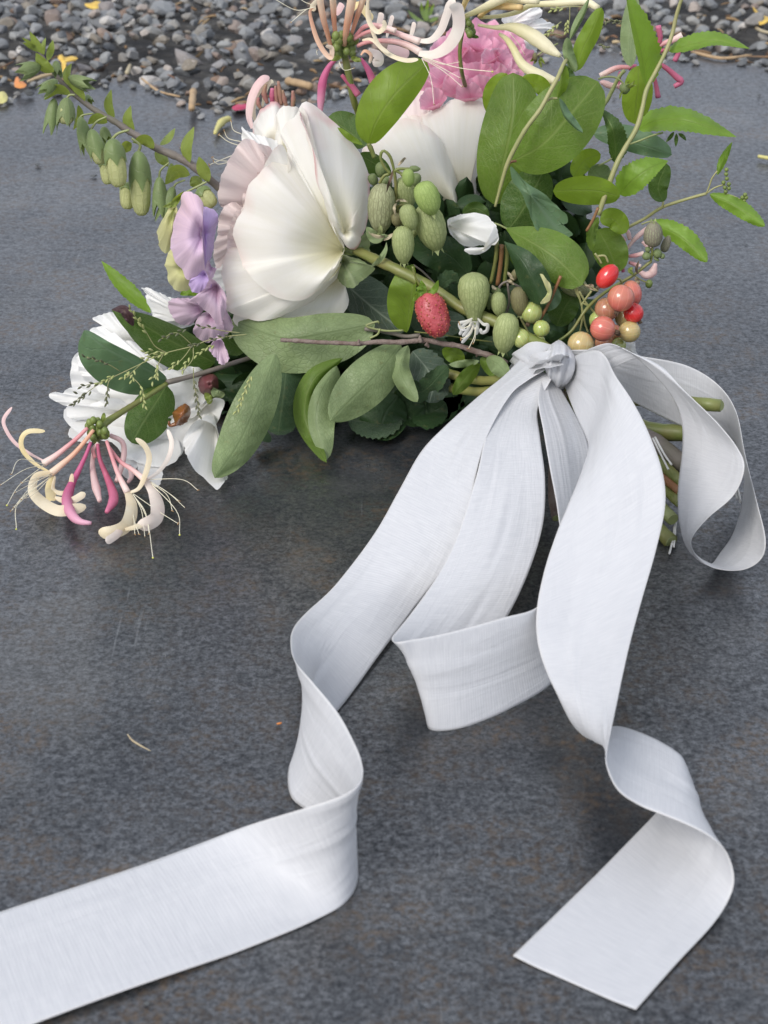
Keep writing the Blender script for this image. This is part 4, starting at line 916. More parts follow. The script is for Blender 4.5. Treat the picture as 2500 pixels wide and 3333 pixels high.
leaf('leaf', 6, '955,222 1140,320 1294,466', [.785, .775, .765], 72, 52, 'leaf_serrate', sg, .004, .003, 'ellip', .13, 14, n=40)
for s in ['1410,1018', '1408,1045', '1412,1072', '1392,1095', '1424,1105', '1400,1125', '1425,1130', '1405,1150', '1522,1168', '1505,1185', '1528,1185', '1515,1205', '1520,1228']:
    p = P(*q(3, s)[0], .778); r = 13*.5425*mpp(*q(3, s)[0], .778)
    pr = [(-math.cos(math.pi*i/8), math.sin(math.pi*i/8)*r) for i in range(1, 8)]; V, F, U = lathe_data(p, p+np.array([0, 0, r]), pr, 10); obj('bud', V, F, M['ovary'], sg, U)

# ------------------------------------------------------------------ honeysuckles
def ovaries(c, lst, d, r, par, mat='ovary'):
    for s in lst:
        A = q(c, s)[0]; p = P(*A, d+.003*RS.randn()); rr = r*CR[c][2]*mpp(*A, d)*(.85+.3*RS.rand())
        pr = [(-1.2*math.cos(math.pi*i/8), math.sin(math.pi*i/8)*rr) for i in range(1, 8)]; V, F, U = lathe_data(p, p+np.array([.0003*RS.randn(), 0, rr]), pr, 10); obj('ovary', V, F, M[mat], par, U)
ha = T('honeysuckle', 'peach and cream honeysuckle flower head standing at the top centre', 'honeysuckle', 2, '590,300', .80)
stem('stem', 2, '592,320 605,390 622,470 648,600 690,720', [.80, .80, .80, .81], [22, 22, 20], 'stem_green', ha)
ovaries(2, ['540,215', '560,250', '545,285', '535,320', '575,300', '600,270', '630,250', '605,310', '635,290', '560,325', '640,320', '590,325', '655,240', '620,225', '575,210', '530,260'], .795, 24, ha)
leaf('bract', 2, '575,345 540,350 508,360', .79, 16, 16, 'bract', ha, n=12, nc=5); leaf('bract', 2, '630,345 660,355 695,365', .79, 16, 16, 'bract', ha, n=12, nc=5)
for s, r, mt in [('515,300 490,200 465,110 440,-30', [14, 17, 22, 24], 'h_peach'), ('540,225 530,130 525,40 520,-40', [14, 17, 22, 24], 'h_peach'), ('590,270 605,170 622,80 642,-40', [18, 24, 30, 32], 'h_peach'), ('635,205 665,110 690,40 715,-40', [12, 16, 20, 22], 'h_peach'),
        ('655,220 705,165 760,150 820,160 900,185', [12, 15, 17, 18], 'h_pink'), ('650,235 700,205 760,185 860,185 960,220 1045,250', [12, 14, 17, 20, 24], 'h_pink'), ('672,275 720,255 800,245 900,250 980,275 1050,315', [13, 15, 18, 22, 28], 'h_pink')]:
    tp = q(2, s); tube('flower_tube', pts3(tp, [.795, .785]), [x*.47*mpp(*tp[0], .79) for x in r], M[mt], ha, 10)
for s, w_, d, mt in [('1035,245 1110,240 1170,180 1205,90 1225,30 1260,5', 62, [.785, .775], 'h_white'), ('1040,320 1130,325 1220,270 1275,170 1270,60 1240,20', 95, [.78, .765], 'h_white'), ('700,240 760,240 850,320 950,360 1035,358', 34, [.79, .775], 'h_cream'),
        ('735,-20 730,70 745,140 790,190 830,165 832,120', 38, [.785, .775], 'h_cream'), ('410,50 385,70 400,150 430,240 470,310 510,345 515,290 480,275', 38, [.79, .78], 'h_peach'), ('745,60 755,170 800,270 860,320', 30, [.785, .78], 'h_cream'),
        ('845,225 862,160 882,92', 34, .80, 'h_white'), ('985,232 1000,185 1012,132', 34, .80, 'h_white'), ('790,170 806,120 815,75', 46, .80, 'h_white'), ('735,300 790,330 800,370 760,375', 70, .80, 'h_white'), ('690,330 715,305 750,330 745,380', 26, .79, 'h_peach'),
        ('640,60 680,30 760,120', 60, .81, 'h_yellow'), ('850,280 930,310 980,330', 70, .80, 'h_rose'), ('440,-10 400,40 420,60', 40, .79, 'h_cream'), ('545,90 560,60 580,20', 50, .81, 'h_rose')]:
    strap('lip', 2, s, d, w_, mt, ha, roll=.5)
for s, r, mt in [('545,352 500,400 465,480 452,580 447,690', [11, 22, 32, 28, 14], 'h_magenta'), ('690,350 735,420 765,500 770,560', [10, 22, 28, 20], 'h_magenta'), ('575,450 630,510 675,570', [12, 22, 24], 'h_crimson')]:
    tp = q(2, s); tube('flower_bud', pts3(tp, .80), [x*.47*mpp(*tp[0], .80) for x in r], M[mt], ha, 10)
filaments(2, ['410,45 300,60 175,-5', '420,40 360,60 270,135', '400,30 350,10 310,-20', '430,330 425,310 430,300'], .785, ha)
filaments(2, ['1060,345 1180,385 1280,372', '1060,350 1190,430 1300,522', '1070,350 1200,420 1290,470', '1055,350 1110,470 1130,630', '560,380 570,400 545,410', '560,370 590,420 650,410'], [.775, .76], ha)
filaments(2, ['1060,340 1270,405 1480,430'], [.775, .76], ha, 3, 'stigma', 'style')

hb = T('honeysuckle', 'yellowish cream honeysuckle buds spreading at the top edge, right of centre', 'honeysuckle', 2, '1310,150', .84)
stem('stem', 2, '1305,170 1288,260 1285,340 1300,450 1328,560 1345,700', [.84, .84, .845, .90], [12, 13, 13], 'stem_green', hb)
ovaries(2, ['1300,130', '1325,110', '1340,140', '1310,160', '1350,165', '1335,185', '1300,115', '1360,190', '1345,205'], .838, 20, hb, 'ovary')
leaf('bract', 2, '1330,200 1365,215 1400,225', .835, 12, 14, 'leaf_dark', hb, n=12, nc=5)
for c, s, r, mt in [(2, '1295,105 1380,70 1500,10 1600,-40', [14, 22, 32, 34], 'h_lime'), (3, '-75,100 0,45 80,38 180,45', [14, 20, 26, 20], 'h_orange'), (3, '-70,105 60,95 160,70 240,30 400,20 560,10 640,50', [12, 15, 18, 22, 26, 22], 'h_lime'),
        (3, '-80,150 20,165 110,162 190,185 280,240 350,295 412,335', [10, 14, 26, 46, 52, 44, 14], 'h_lime'), (3, '50,205 90,235 130,290 180,380 260,440 390,492', [12, 22, 28, 36, 42, 24], 'h_lime'), (2, '1290,100 1310,30 1340,-40', [12, 18, 22], 'h_yellow'), (3, '-60,60 60,0 280,5', [14, 26, 24], 'h_lime')]:
    tp = q(c, s); tube('flower_bud', pts3(tp, [.838, .815]), [x*.47*mpp(*tp[0], .83) for x in r], M[mt], hb, 12)
filaments(3, ['110,200 160,260 200,330', '395,330 430,350 435,420'], .825, hb)

hc = T('honeysuckle', 'pink and cream honeysuckle head with long stamens resting on the slab, lower left', 'honeysuckle', 7, '600,1000', .70)
stem('stem', 7, '1570,560 1420,605 1300,645 1150,690 1000,728', [.765, .745, .73], [13, 15, 17], 'stem_violet', hc)
stem('flower_stalk', 7, '1000,735 900,800 790,868 700,925 640,965 610,1000', [.728, .715, .705, .70], [14, 16, 18, 24], 'stem_green', hc)
ovaries(7, ['540,970', '560,955', '585,960', '555,1000', '580,1010', '600,1030', '615,1000', '630,1020', '570,1040', '590,1055', '610,1050', '545,1030', '560,1060', '530,990', '600,980', '630,1045', '575,1070'], .698, 22, hc, 'ovary')
leaf('bract', 7, '610,970 620,940 625,908', .70, 14, 14, 'bract', hc, n=12, nc=5); leaf('bract', 7, '615,1000 640,1030 640,1070', .694, 18, 18, 'bract', hc, n=12, nc=5); leaf('bract', 7, '560,975 545,960 530,945', .70, 10, 10, 'bract', hc, n=10, nc=5)
for s, d, r, mt in [('525,1000 470,1055 400,1115 330,1170 260,1215', [.695, .69], [12, 15, 19, 26], 'h_pink'), ('562,1012 510,1080 440,1160 370,1220 305,1275', [.692, .683], [12, 15, 19, 27], 'h_peach'),
        ('640,1080 670,1170 710,1280 765,1388', [.69, .672], [12, 14, 17, 25], 'h_pink'), ('650,1110 720,1200 800,1255 875,1318', [.69, .675], [11, 14, 17, 24], 'h_pink'), ('660,1045 730,1080 745,1140 730,1230 700,1320', [.705, .70], [16, 20, 20, 16], 'h_rose'),
        ('570,1180 560,1130 590,1090', [.69, .692], [14, 14, 12], 'h_pink')]:
    tp = q(7, s); tube('flower_tube', pts3(tp, d), [x*.47*mpp(*tp[0], .69) for x in r], M[mt], hc, 12)
for s, d, r, mt in [('545,1085 515,1165 470,1260 425,1350 402,1440 430,1520 480,1562 548,1572', [.69, .672], [11, 15, 22, 34, 38, 38, 30, 12], 'h_magenta'), ('560,1150 555,1230 570,1330 598,1438', [.695, .688], [14, 22, 30, 15], 'h_rose'),
        ('585,1095 600,1190 640,1290 675,1380 680,1440 640,1505', [.69, .676], [11, 16, 24, 32, 34, 14], 'h_crimson'), ('775,1230 790,1290 770,1325', .70, [14, 18, 12], 'h_rose')]:
    tp = q(7, s); tube('flower_bud', pts3(tp, d), [x*.47*mpp(*tp[0], .69) for x in r], M[mt], hc, 12)
for s, w_, d, mt, ro in [('265,1200 180,1155 95,1095 40,1020 22,950 72,876', 26, [.69, .70], 'h_rose', .3), ('290,1262 210,1215 140,1140 128,1070 170,1022 270,1020', 34, [.685, .69], 'h_yellow', .3), ('300,1270 220,1290 195,1370 245,1440 340,1495 430,1490 515,1470', 80, [.68, .67], 'h_cream', .35),
        ('330,1420 420,1440 512,1392', 50, [.675, .668], 'h_cream', .2), ('330,1290 320,1370 380,1392 420,1350 434,1275', 34, [.682, .68], 'h_cream', .3), ('310,1290 300,1360 310,1440', 70, [.682, .676], 'h_yellow', .2),
        ('765,1388 790,1460 780,1540 740,1600 660,1630 592,1625', 92, [.672, .655], 'h_cream', .3), ('740,1590 700,1640 635,1685', 54, [.66, .655], 'h_white', .2), ('775,1390 835,1360 875,1270 895,1180 870,1110 815,1063', 40, [.672, .675], 'h_cream', .3),
        ('875,1318 920,1390 945,1470 935,1540 885,1575 825,1585', 98, [.675, .66], 'h_white', .3), ('750,1610 830,1590 900,1550', 40, [.66, .66], 'h_cream', .3), ('880,1310 950,1265 1010,1180 1030,1090 1005,1010', 34, [.675, .69], 'h_white', .3)]:
    strap('lip', 7, s, d, w_, mt, hc, roll=ro)
filaments(7, ['270,1225 150,1250 0,1345', '270,1220 120,1190 68,1280', '310,1275 200,1310 130,1330', '310,1280 180,1340 90,1390', '310,1285 170,1400 65,1500', '300,1280 200,1340 80,1480', '310,1290 200,1400 125,1430',
              '780,1395 800,1520 810,1640', '790,1395 800,1530 835,1640', '800,1400 850,1500 870,1655', '790,1392 870,1500 895,1635', '875,1312 1000,1400 1035,1500', '880,1308 1010,1390 1075,1440', '885,1312 1010,1390 1110,1480',
              '800,1395 950,1500 1070,1575', '880,1310 1090,1310 1190,1375'], [.678, .652], hc)
filaments(7, ['270,1220 120,1340 42,1465', '310,1285 110,1450 98,1608', '800,1398 880,1540 918,1780', '885,1315 1060,1500 1078,1643'], [.678, .64], hc, 2.6, 'stigma', 'style')

hd = T('honeysuckle', 'small pink honeysuckle buds behind the serrated branch at upper right', 'honeysuckle', 3, '900,400', .86)
for s, r, mt in [('990,300 1012,230 1000,155', [12, 18, 20], 'h_crimson'), ('960,310 1030,262 1090,240 1145,212', [12, 15, 20, 24], 'h_pink'), ('970,320 1060,295 1120,310 1098,366', [12, 14, 18, 18], 'h_crimson'), ('970,360 1050,410 1110,462 1138,490 1095,520', [12, 16, 20, 24, 16], 'h_crimson'),
        ('960,400 985,500 1000,585', [12, 14, 20], 'h_crimson'), ('860,405 760,405 690,435 650,455', [12, 16, 20, 18], 'h_pink'), ('780,505 720,515 670,495 655,500', [14, 20, 24, 14], 'h_rose'), ('775,430 760,490 768,530', [12, 16, 16], 'h_magenta'), ('820,415 840,400 870,395', [14, 14, 12], 'h_crimson')]:
    tp = q(3, s); tube('flower_bud', pts3(tp, .86), [x*.47*mpp(*tp[0], .86) for x in r], M[mt], hd, 10)
stem('stem', 3, '800,420 760,470 700,590 665,640', .85, [12, 13], 'stem_pale', hd)
he = T('honeysuckle', 'pale pink honeysuckle buds behind the veined purplish pod at right', 'honeysuckle', 6, '795,440', .79)
for s, r, mt in [('800,405 850,340 890,300 935,262', [9, 12, 18, 14], 'h_rose'), ('820,432 870,425 915,412', [10, 15, 16], 'h_pink'), ('825,468 860,480 895,490', [10, 14, 12], 'h_pink'), ('885,520 925,545 965,530 985,475', [12, 26, 30, 12], 'h_rose'), ('782,480 786,500 790,525', [12, 14, 12], 'h_crimson'),
        ('905,345 935,370 965,385', [10, 16, 14], 'h_rose'), ('700,270 760,300 800,340', [12, 18, 16], 'h_rose'), ('800,260 820,290 830,330', [10, 16, 14], 'h_rose')]:
    tp = q(6, s); tube('flower_bud', pts3(tp, .79), [x*.47*mpp(*tp[0], .79) for x in r], M[mt], he, 10)
ovaries(6, ['790,440', '800,455', '795,470', '785,455'], .79, 18, he)
hf = T('honeysuckle', 'dark red bud cluster with one pale curled flower above the big peony', 'honeysuckle', 2, '180,630', .84)
for s, r, mt in [('130,620 110,560 122,505', [12, 20, 10], 'h_redbud'), ('190,630 180,560 178,515', [12, 17, 8], 'h_redbud'), ('215,630 205,560 195,487', [12, 20, 9], 'h_redbud'), ('245,640 230,590 220,540', [12, 18, 9], 'h_redbud'), ('280,650 285,600 282,545', [12, 18, 10], 'h_redbud'), ('90,650 75,620 75,585', [12, 16, 9], 'h_redbud'), ('160,620 158,570 160,530', [14, 20, 14], 'h_crimson')]:
    tp = q(2, s); tube('flower_bud', pts3(tp, .84), [x*.47*mpp(*tp[0], .84) for x in r], M[mt], hf, 10)
strap('lip', 2, '40,770 20,700 30,610 60,530 100,480 140,460', [.84, .85], 62, 'h_rose', hf, .5); strap('lip', 2, '60,740 45,650 70,560 130,490', [.845, .85], 40, 'h_cream', hf, .3); strap('lip', 2, '100,640 120,540 150,490 165,500', [.85, .85], 30, 'h_cream', hf, .3)
filaments(1, ['1450,805 1400,780 1385,725', '1445,850 1370,830 1345,785', '1440,875 1370,850 1315,808', '1450,910 1350,950 1255,990', '1365,968 1300,960 1275,945', '1365,975 1310,985 1280,965'], .82, hf, 2.6)

# ------------------------------------------------------------------ green bladder pods
cu = T('catchfly', 'cluster of inflated pale green pods hanging between the two white peonies', 'seed pods', 5, '430,190', .77)
for a, b, w_, d, mt in [('360,275', '345,575', 165, .772, 'pod_veined'), ('480,235', '515,430', 125, .778, 'pod_pale'), ('595,265', '670,460', 150, .755, 'pod_bright'), ('610,400', '690,675', 185, .762, 'pod_pale'), ('500,400', '540,552', 108, .755, 'pod_pale'),
        ('478,530', '490,755', 132, .752, 'pod_pale'), ('513,185', '516,292', 74, .757, 'pod_bright'), ('565,210', '555,290', 62, .77, 'bud_green'), ('350,145', '352,235', 68, .785, 'bud_green'), ('290,215', '318,285', 60, .787, 'bud_green'), ('370,235', '400,310', 66, .78, 'bud_green'),
        ('520,182', '586,184', 38, .76, 'bud_green'), ('440,450', '450,530', 66, .768, 'pod_brown'), ('550,520', '545,590', 60, .768, 'pod_pale')]:
    pod('pod', 5, a, b, d, w_, mt, cu)
for s in ('440,430 440,300 430,200 405,110 365,75 348,110 370,170 410,215', '430,190 450,200 480,215', '435,195 455,185 520,183', '445,420 470,400 500,405', '400,215 370,225 340,270', '440,390 460,470 480,535', '470,210 510,260 590,275'): stem('stalk', 5, s, .775, 9, 'stem_green', cu)
for s in ('425,185 410,240 395,280 382,330', '450,165 475,140 495,118 500,130', '440,380 470,370 510,382', '445,385 430,420 440,470', '600,265 640,300 610,330'): leaf('dry_bract', 5, s, .765, 9, 9, 'dry_pale' if s[0] != '4' or s[1] != '2' else 'dry', cu, shape='lance', n=12, nc=5)
leaf('calyx', 5, '270,555 330,600 390,600 430,570', .765, 22, 10, 'dry_pale', cu); leaf('calyx', 5, '345,570 340,590 350,520', .765, 16, 16, 'pod_pale', cu, n=10, nc=5)
cw = T('catchfly', 'inflated white-green catchfly flower hanging mouth down beside the strawberry', 'catchfly', 5, '905,815', .735)
pod('calyx', 5, '905,815', '912,1085', .735, 188, 'pod_pale', cw, prof=[(0, .12), (.02, .5), (.1, .86), (.25, 1), (.45, .98), (.65, .82), (.85, .56), (.95, .48), (1, .42)])
tp = q(5, '912,1075 916,1110 918,1140'); tube('corolla', pts3(tp, .734), [x*.47*mpp(*tp[0], .734) for x in (34, 30, 26)], M['petal_cold'], cw, 12)
for s in ('900,1080 860,1100 825,1110 830,1140 860,1150', '930,1080 965,1115 990,1120 985,1155 955,1165 948,1140', '895,1100 870,1150 840,1190', '905,1120 890,1160 860,1200 835,1230', '925,1120 930,1150 918,1180', '895,1090 850,1120 830,1165 822,1180'): strap('petal', 5, s, .73, 26, 'petal_cold', cw, .4)
filaments(5, ['905,1130 880,1180 830,1205', '915,1135 910,1190 875,1265', '920,1135 915,1200 905,1230', '890,1120 840,1140 820,1110'], .728, cw, 3)
cl = T('catchfly', 'smaller ribbed green pods beside the gooseberries above the knot', 'seed pods', 5, '1090,900', .74)
for a, b, w_, d, mt in [('1052,925', '1062,1068', 96, .735, 'pod_pale'), ('1172,895', '1190,1068', 104, .735, 'pod_brown'), ('1115,1055', '1080,1288', 152, .722, 'pod_pale'), ('1012,930', '998,1022', 56, .74, 'bud_green'), ('1165,790', '1135,860', 46, .74, 'pod_brown'), ('1200,780', '1150,800', 46, .742, 'bud_green'), ('1045,900', '1040,935', 60, .74, 'bud_green')]:
    pod('pod', 5, a, b, d, w_, mt, cl)
for s in ('1050,925 1070,880 1110,860 1160,880 1190,900', '1110,860 1150,830 1170,800', '1100,1060 1120,980 1110,870'): stem('stalk', 5, s, .745, 7, 'stem_violet', cl)
for s in ('1110,800 1130,830 1150,850', '1105,850 1125,860 1150,880', '1015,880 1030,900 1050,915'): leaf('dry_bract', 5, s, .738, 10, 10, 'dry_pale', cl, shape='lance', n=10, nc=5)
cr = T('catchfly', 'purple veined pod standing on a thin stalk at right above the berries', 'seed pods', 6, '960,460', .745)
pod('pod', 6, '968,372', '972,222', .745, 114, 'pod_purple', cr); pod('pod', 6, '1030,405', '1065,310', .75, 56, 'pod_purple', cr)
for a, b, w_ in [('935,450', '928,405', 56), ('1000,440', '990,385', 54), ('950,400', '925,380', 36), ('1020,445', '1030,415', 34), ('985,455', '995,440', 40)]: pod('pod', 6, a, b, .745, w_, 'bud_green', cr, teeth=False)
stem('stalk', 6, '960,460 850,545 740,610 640,680 560,760 480,880 380,955', [.745, .745, .735, .73], [9, 10, 10, 9], 'stem_green', cr); stem('stalk', 6, '965,375 963,420 955,470', .745, 7, 'stem_green', cr); stem('stalk', 6, '860,550 900,575 940,592', .745, 4, 'stem_green', cr)
ovaries(6, ['945,597'], .745, 20, cr)
leaf('dry_bract', 6, '880,540 870,510 885,455', .743, 10, 8, 'dry', cr, shape='lance', n=12, nc=5); leaf('dry_bract', 6, '850,540 830,515 850,500', .743, 14, 12, 'bract', cr, n=12, nc=5); leaf('dry_bract', 6, '860,560 880,590 870,605', .743, 12, 12, 'dry_pale', cr, n=12, nc=5)

# ------------------------------------------------------------------ strawberry
st = T('strawberry', 'small pinkish red strawberry hanging below the peony stalk', 'strawberry', 5, '610,935', .738)
A, B = P(*q(5, '612,925')[0], .738), P(*q(5, '715,1192')[0], .73); r0 = 93*.5425*mpp(*q(5, '660,1050')[0], .735)
prof = [(0, .1), (.03, .45), (.1, .72), (.25, .95), (.42, 1.02), (.6, .98), (.76, .86), (.88, .66), (.96, .38), (1, .1)]
V, F, U = lathe_data(A, B, [(t, x*r0) for t, x in prof], 26); fruit = obj('fruit', V, F, M['strawberry'], st, U)
D = []; ax = B-A; L = np.linalg.norm(ax); ax /= L; n1 = np.cross(ax, [0, 1, .3]); n1 /= np.linalg.norm(n1); n2 = np.cross(ax, n1); ga = 2.39996
for i in range(120):
    t = min(.97, max(.03, .04+.93*(i+.5)/120+.012*RS.randn())); an = i*ga+.15*RS.randn(); x = np.interp(t, [a for a, b in prof], [b for a, b in prof])*r0; dr = math.cos(an)*n1+math.sin(an)*n2
    c0 = A+ax*L*t+dr*x*1.01; D.append(lathe_data(c0-ax*r0*.08, c0+ax*r0*.08, [(0, .1*r0*.045), (.3, r0*.055), (.7, r0*.06), (1, r0*.012)], 6))
V, F, U = join(*D); sd_ = obj('seeds', V, F, M['seed'], st, U); sd_['kind'] = 'stuff'
for s in ('612,935 580,925 555,930', '620,930 600,890 590,850', '625,930 670,910 695,850', '600,935 570,955 540,975', '612,930 585,905 560,900'): leaf('calyx_leaf', 5, s, .735, 20, 20, 'leaf_serrate', st, shape='lance', n=12, nc=5)
stem('stalk', 5, '610,930 590,890 560,840 540,770', .745, 7, 'stem_green', st)

# ------------------------------------------------------------------ gooseberries and currants
br = T('berries', 'cluster of red, pink and green berries hanging at right above the ribbon', 'berries', 6, '530,640', .735)
for ctr, r, d, mt, tl, ry in [('240,770', 66, .735, 'berry_green', (-.2, .6), None), ('300,865', 51, .722, 'berry_green', (.2, 1), None), ('178,925', 58, .722, 'berry_green', (.5, .8), None), ('285,940', 38, .73, 'berry_green', (.1, 1), None),
        ('640,815', 56, .735, 'berry_green', (.2, 1), None), ('690,750', 72, .735, 'berry_dull', (.2, 1), None), ('840,655', 62, .735, 'berry_pink', (.2, 1), 80), ('695,552', 58, .732, 'berry_red', (-.9, 1.1), 82),
        ('776,683', 82, .722, 'berry_pink', (-.25, 1), None), ('852,772', 61, .725, 'berry_red', (.6, .8), None), ('668,866', 77, .715, 'berry_pink', (.95, .15), None), ('828,883', 66, .722, 'berry_beige', (-.8, .05), None), ('535,962', 80, .712, 'berry_beige', (-.25, 1), None),
        ('762,965', 46, .725, 'berry_green', (.1, 1), None), ('680,950', 62, .728, 'berry_dull', (.3, 1), None), ('800,800', 60, .74, 'berry_beige', (.2, 1), None), ('735,890', 50, .73, 'berry_dull', (.2, 1), None)]:
    berry(6, ctr, r, d, mt, br, tl, ry, dried=ctr not in ('300,865', '285,940', '640,815', '762,965', '800,800'))
for s in ('505,600 530,690 545,750 560,830 580,890', '525,640 560,700 600,750 640,790', '540,710 545,800 530,890', '640,430 680,430 700,470', '620,415 640,440 660,475', '740,570 770,570 785,605', '545,710 580,730 610,760', '600,640 570,680 545,715', '170,790 200,850 240,910 300,870', '550,600 600,620 640,640', '500,620 510,650 530,690'): stem('stalk', 6, s, .738, [7, 6], 'stem_vine', br)
stem('stalk', 6, '640,140 610,210 570,280', .76, 9, 'stem_red', br); stem('stalk', 6, '415,550 390,610 330,740 290,810', .735, 10, 'stem_red', br)
for s in ('560,600 590,620 625,640', '615,615 600,605 570,610'): leaf('dry_bract', 6, s, .73, 8, 8, 'dry_pale', br, shape='lance', n=10, nc=5)
pv = thing('catchfly', 'pale striped pod half hidden under the drooping leaf by the berries', 'seed pods', P(*q(6, '400,590')[0], .75)); pod('pod', 6, '420,570', '580,650', .75, 130, 'pod_veined', pv)
wb = thing('petal', 'white petal edge behind the green berries above the ribbon', 'petal', P(*q(6, '840,980')[0], .74)); petal('blade', 6, '790,960 830,945 860,950 865,990 878,1030 830,1020 790,1000', '820,985', .735, .735, .003, 'petal_cold', wb)

# ------------------------------------------------------------------ twig, thin stems in the heart
tw = T('twig', 'bare brown twig lying across the lower leaves', 'twig', 8, '440,260', .742)
stem('branch', 8, '438,260 540,265 640,272 760,276 860,280 960,270 1080,272 1220,262 1310,280 1400,292 1500,325 1570,345 1660,390', [.742, .738, .735, .735, .732, .73], [12, 12, 13, 14, 15, 18], 'bark', tw, 9, wob=.09)
for s in ('858,284 858,272 860,258', '1195,270 1190,250 1192,235', '1220,280 1232,290 1236,300', '1490,320 1500,330 1495,350'): stem('knot', 8, s, .733, [13, 10, 5], 'bark', tw, 7)
stem('side_shoot', 8, '970,170 960,160 900,185 1000,210 1100,208', .75, 6, 'stem_pale', tw); stem('side_shoot', 8, '890,200 1010,215 1110,240 1190,235', .752, 12, 'stem_violet', tw); stem('side_shoot', 8, '1160,215 1330,235 1460,255 1580,270', .748, 4, 'stem_green', tw); stem('side_shoot', 8, '920,250 960,230 975,200', .745, 6, 'stem_pale', tw)
for k_, (s, r, mt, lb) in enumerate([('1045,620 1040,720 1010,870', 12, 'stem_green', 'thin green stem in the dark gap left of three under the white tongue petal'), ('1075,640 1070,740 1050,880', 14, 'stem_red', 'reddish stem in the dark gap under the white tongue petal'), ('1105,640 1105,740 1090,880', 12, 'stem_green', 'thin green stem beside the pods, right in the dark gap'),
        ('545,760 600,800 700,900', 6, 'stem_violet', 'thin brownish stem crossing above the strawberry'), ('1240,1000 1320,1030 1420,850', 9, 'stem_red', 'reddish thin stem curving behind the dark curled leaf')]):
    o = T('flower_stem', lb, 'stem', 5, s.split()[0], .765); stem('stalk', 5, s, .765, r, mt, o)
o = T('flower_stem', 'green stem running under the twig towards the knot', 'stem', 8, '1340,440', .745); stem('stalk', 8, '1330,435 1430,465 1540,480 1680,470', [.745, .735, .72], 26, 'stem_green', o)
o = T('flower_stem', 'lower green stem under the pointed leaf towards the knot', 'stem', 8, '1330,510', .745); stem('stalk', 8, '1330,515 1420,530 1520,540 1660,520', [.745, .735, .72], 26, 'stem_green', o)
o = T('flower_stem', 'pale stem of the upright yellow-green leaf', 'stem', 2, '770,940', .79); stem('stalk', 2, '735,862 750,890 772,945', .795, 15, 'stem_green', o)

# ------------------------------------------------------------------ feathery grass over the left leaves
gr = T('grass', 'feathery flowering grass spray over the left leaves and low peony', 'grass', 7, '1480,440', .715)
GL = ['1480,440 1380,450 1250,475 1150,512 1000,550 880,600 750,662 690,690 600,735 520,790 440,850', '1000,550 930,510 880,430 830,360 790,300', '1440,430 1350,420 1250,400 1190,390', '1150,512 1100,580 1035,640', '1160,520 1155,590 1100,660', '980,560 950,620 945,700', '720,660 640,615 520,575',
      '860,605 800,660 760,700', '690,690 650,730 640,860', '640,720 560,735 490,750', '760,665 850,760 865,870', '1000,550 940,545 860,580', '1160,640 1165,740 1185,830 1195,930', '1150,500 1060,430 970,465', '1500,690 1470,780 1425,900']
for s in GL: stem('stalk', 7, s, [.712, .705], [3.2, 2.2], 'stem_vine', gr, 5)
tube_seed = None
def spikelet(x, y, an, L, w_, mat, d):
    global SPM
    p = P(*q(7, '%f,%f' % (x, y))[0], d); e = P(*q(7, '%f,%f' % (x+math.cos(an)*L, y+math.sin(an)*L))[0], d-.002); r = w_*.5425*mpp(*q(7, '%f,%f' % (x, y))[0], d)
    V, F, U = lathe_data(p, e, [(0, r*.2), (.2, r*.8), (.45, r), (.7, r*.8), (1, r*.1)], 6); obj('spikelet', V, F, M[mat], gr, U)
rs = np.random.RandomState(5)
def spray(a, b, n, mat, L=32, w_=7, d=.703):
    (x0, y0), (x1, y1) = [tuple(map(float, t.split(','))) for t in (a, b)]; an = math.atan2(y1-y0, x1-x0)
    for i in range(n):
        t = i/max(1, n-1); spikelet(x0+(x1-x0)*t+rs.randn()*3, y0+(y1-y0)*t+rs.randn()*3, an+(.42 if i % 2 else -.42), L, w_, mat, d)
for a in [('850,385', '785,290', 6, 'spikelet'), ('880,430', '840,370', 4, 'spikelet'), ('1120,410', '970,465', 7, 'spikelet_dark'), ('1010,545', '870,585', 8, 'spikelet'), ('950,540', '870,540', 4, 'spikelet'), ('650,615', '520,575', 6, 'spikelet_dark'), ('1290,500', '1180,560', 7, 'spikelet'),
          ('1070,590', '1030,640', 4, 'spikelet'), ('1135,580', '1095,650', 5, 'spikelet'), ('945,620', '940,690', 5, 'spikelet'), ('935,680', '915,715', 3, 'spikelet'), ('780,660', '745,700', 4, 'spikelet'), ('805,660', '795,715', 4, 'spikelet'), ('680,680', '600,730', 6, 'spikelet'),
          ('590,735', '490,750', 5, 'spikelet_dark'), ('540,780', '440,860', 8, 'spikelet_dark'), ('510,795', '465,795', 2, 'spikelet_dark'), ('645,760', '640,850', 6, 'spikelet_dark'), ('845,750', '865,870', 7, 'spikelet'), ('1165,720', '1195,920', 11, 'spikelet_dark'), ('1510,690', '1425,900', 12, 'spikelet'), ('1300,395', '1200,390', 4, 'spikelet_dark'), ('1400,445', '1280,465', 6, 'spikelet_dark'), ('1200,490', '1150,510', 4, 'spikelet_dark')]: spray(*a)
g2 = T('grass', 'small grass seed sprays at the top beside the white flower', 'grass', 3, '430,60', .90)
for s in ('600,45 480,40 370,55', '470,40 468,120 455,180', '430,215 380,205 330,200', '420,130 380,160 340,200', '830,140 760,125 680,130', '640,270 670,275 690,285'): stem('stalk', 3, s, .90, 3, 'stem_vine', g2, 5)
gr_old = gr
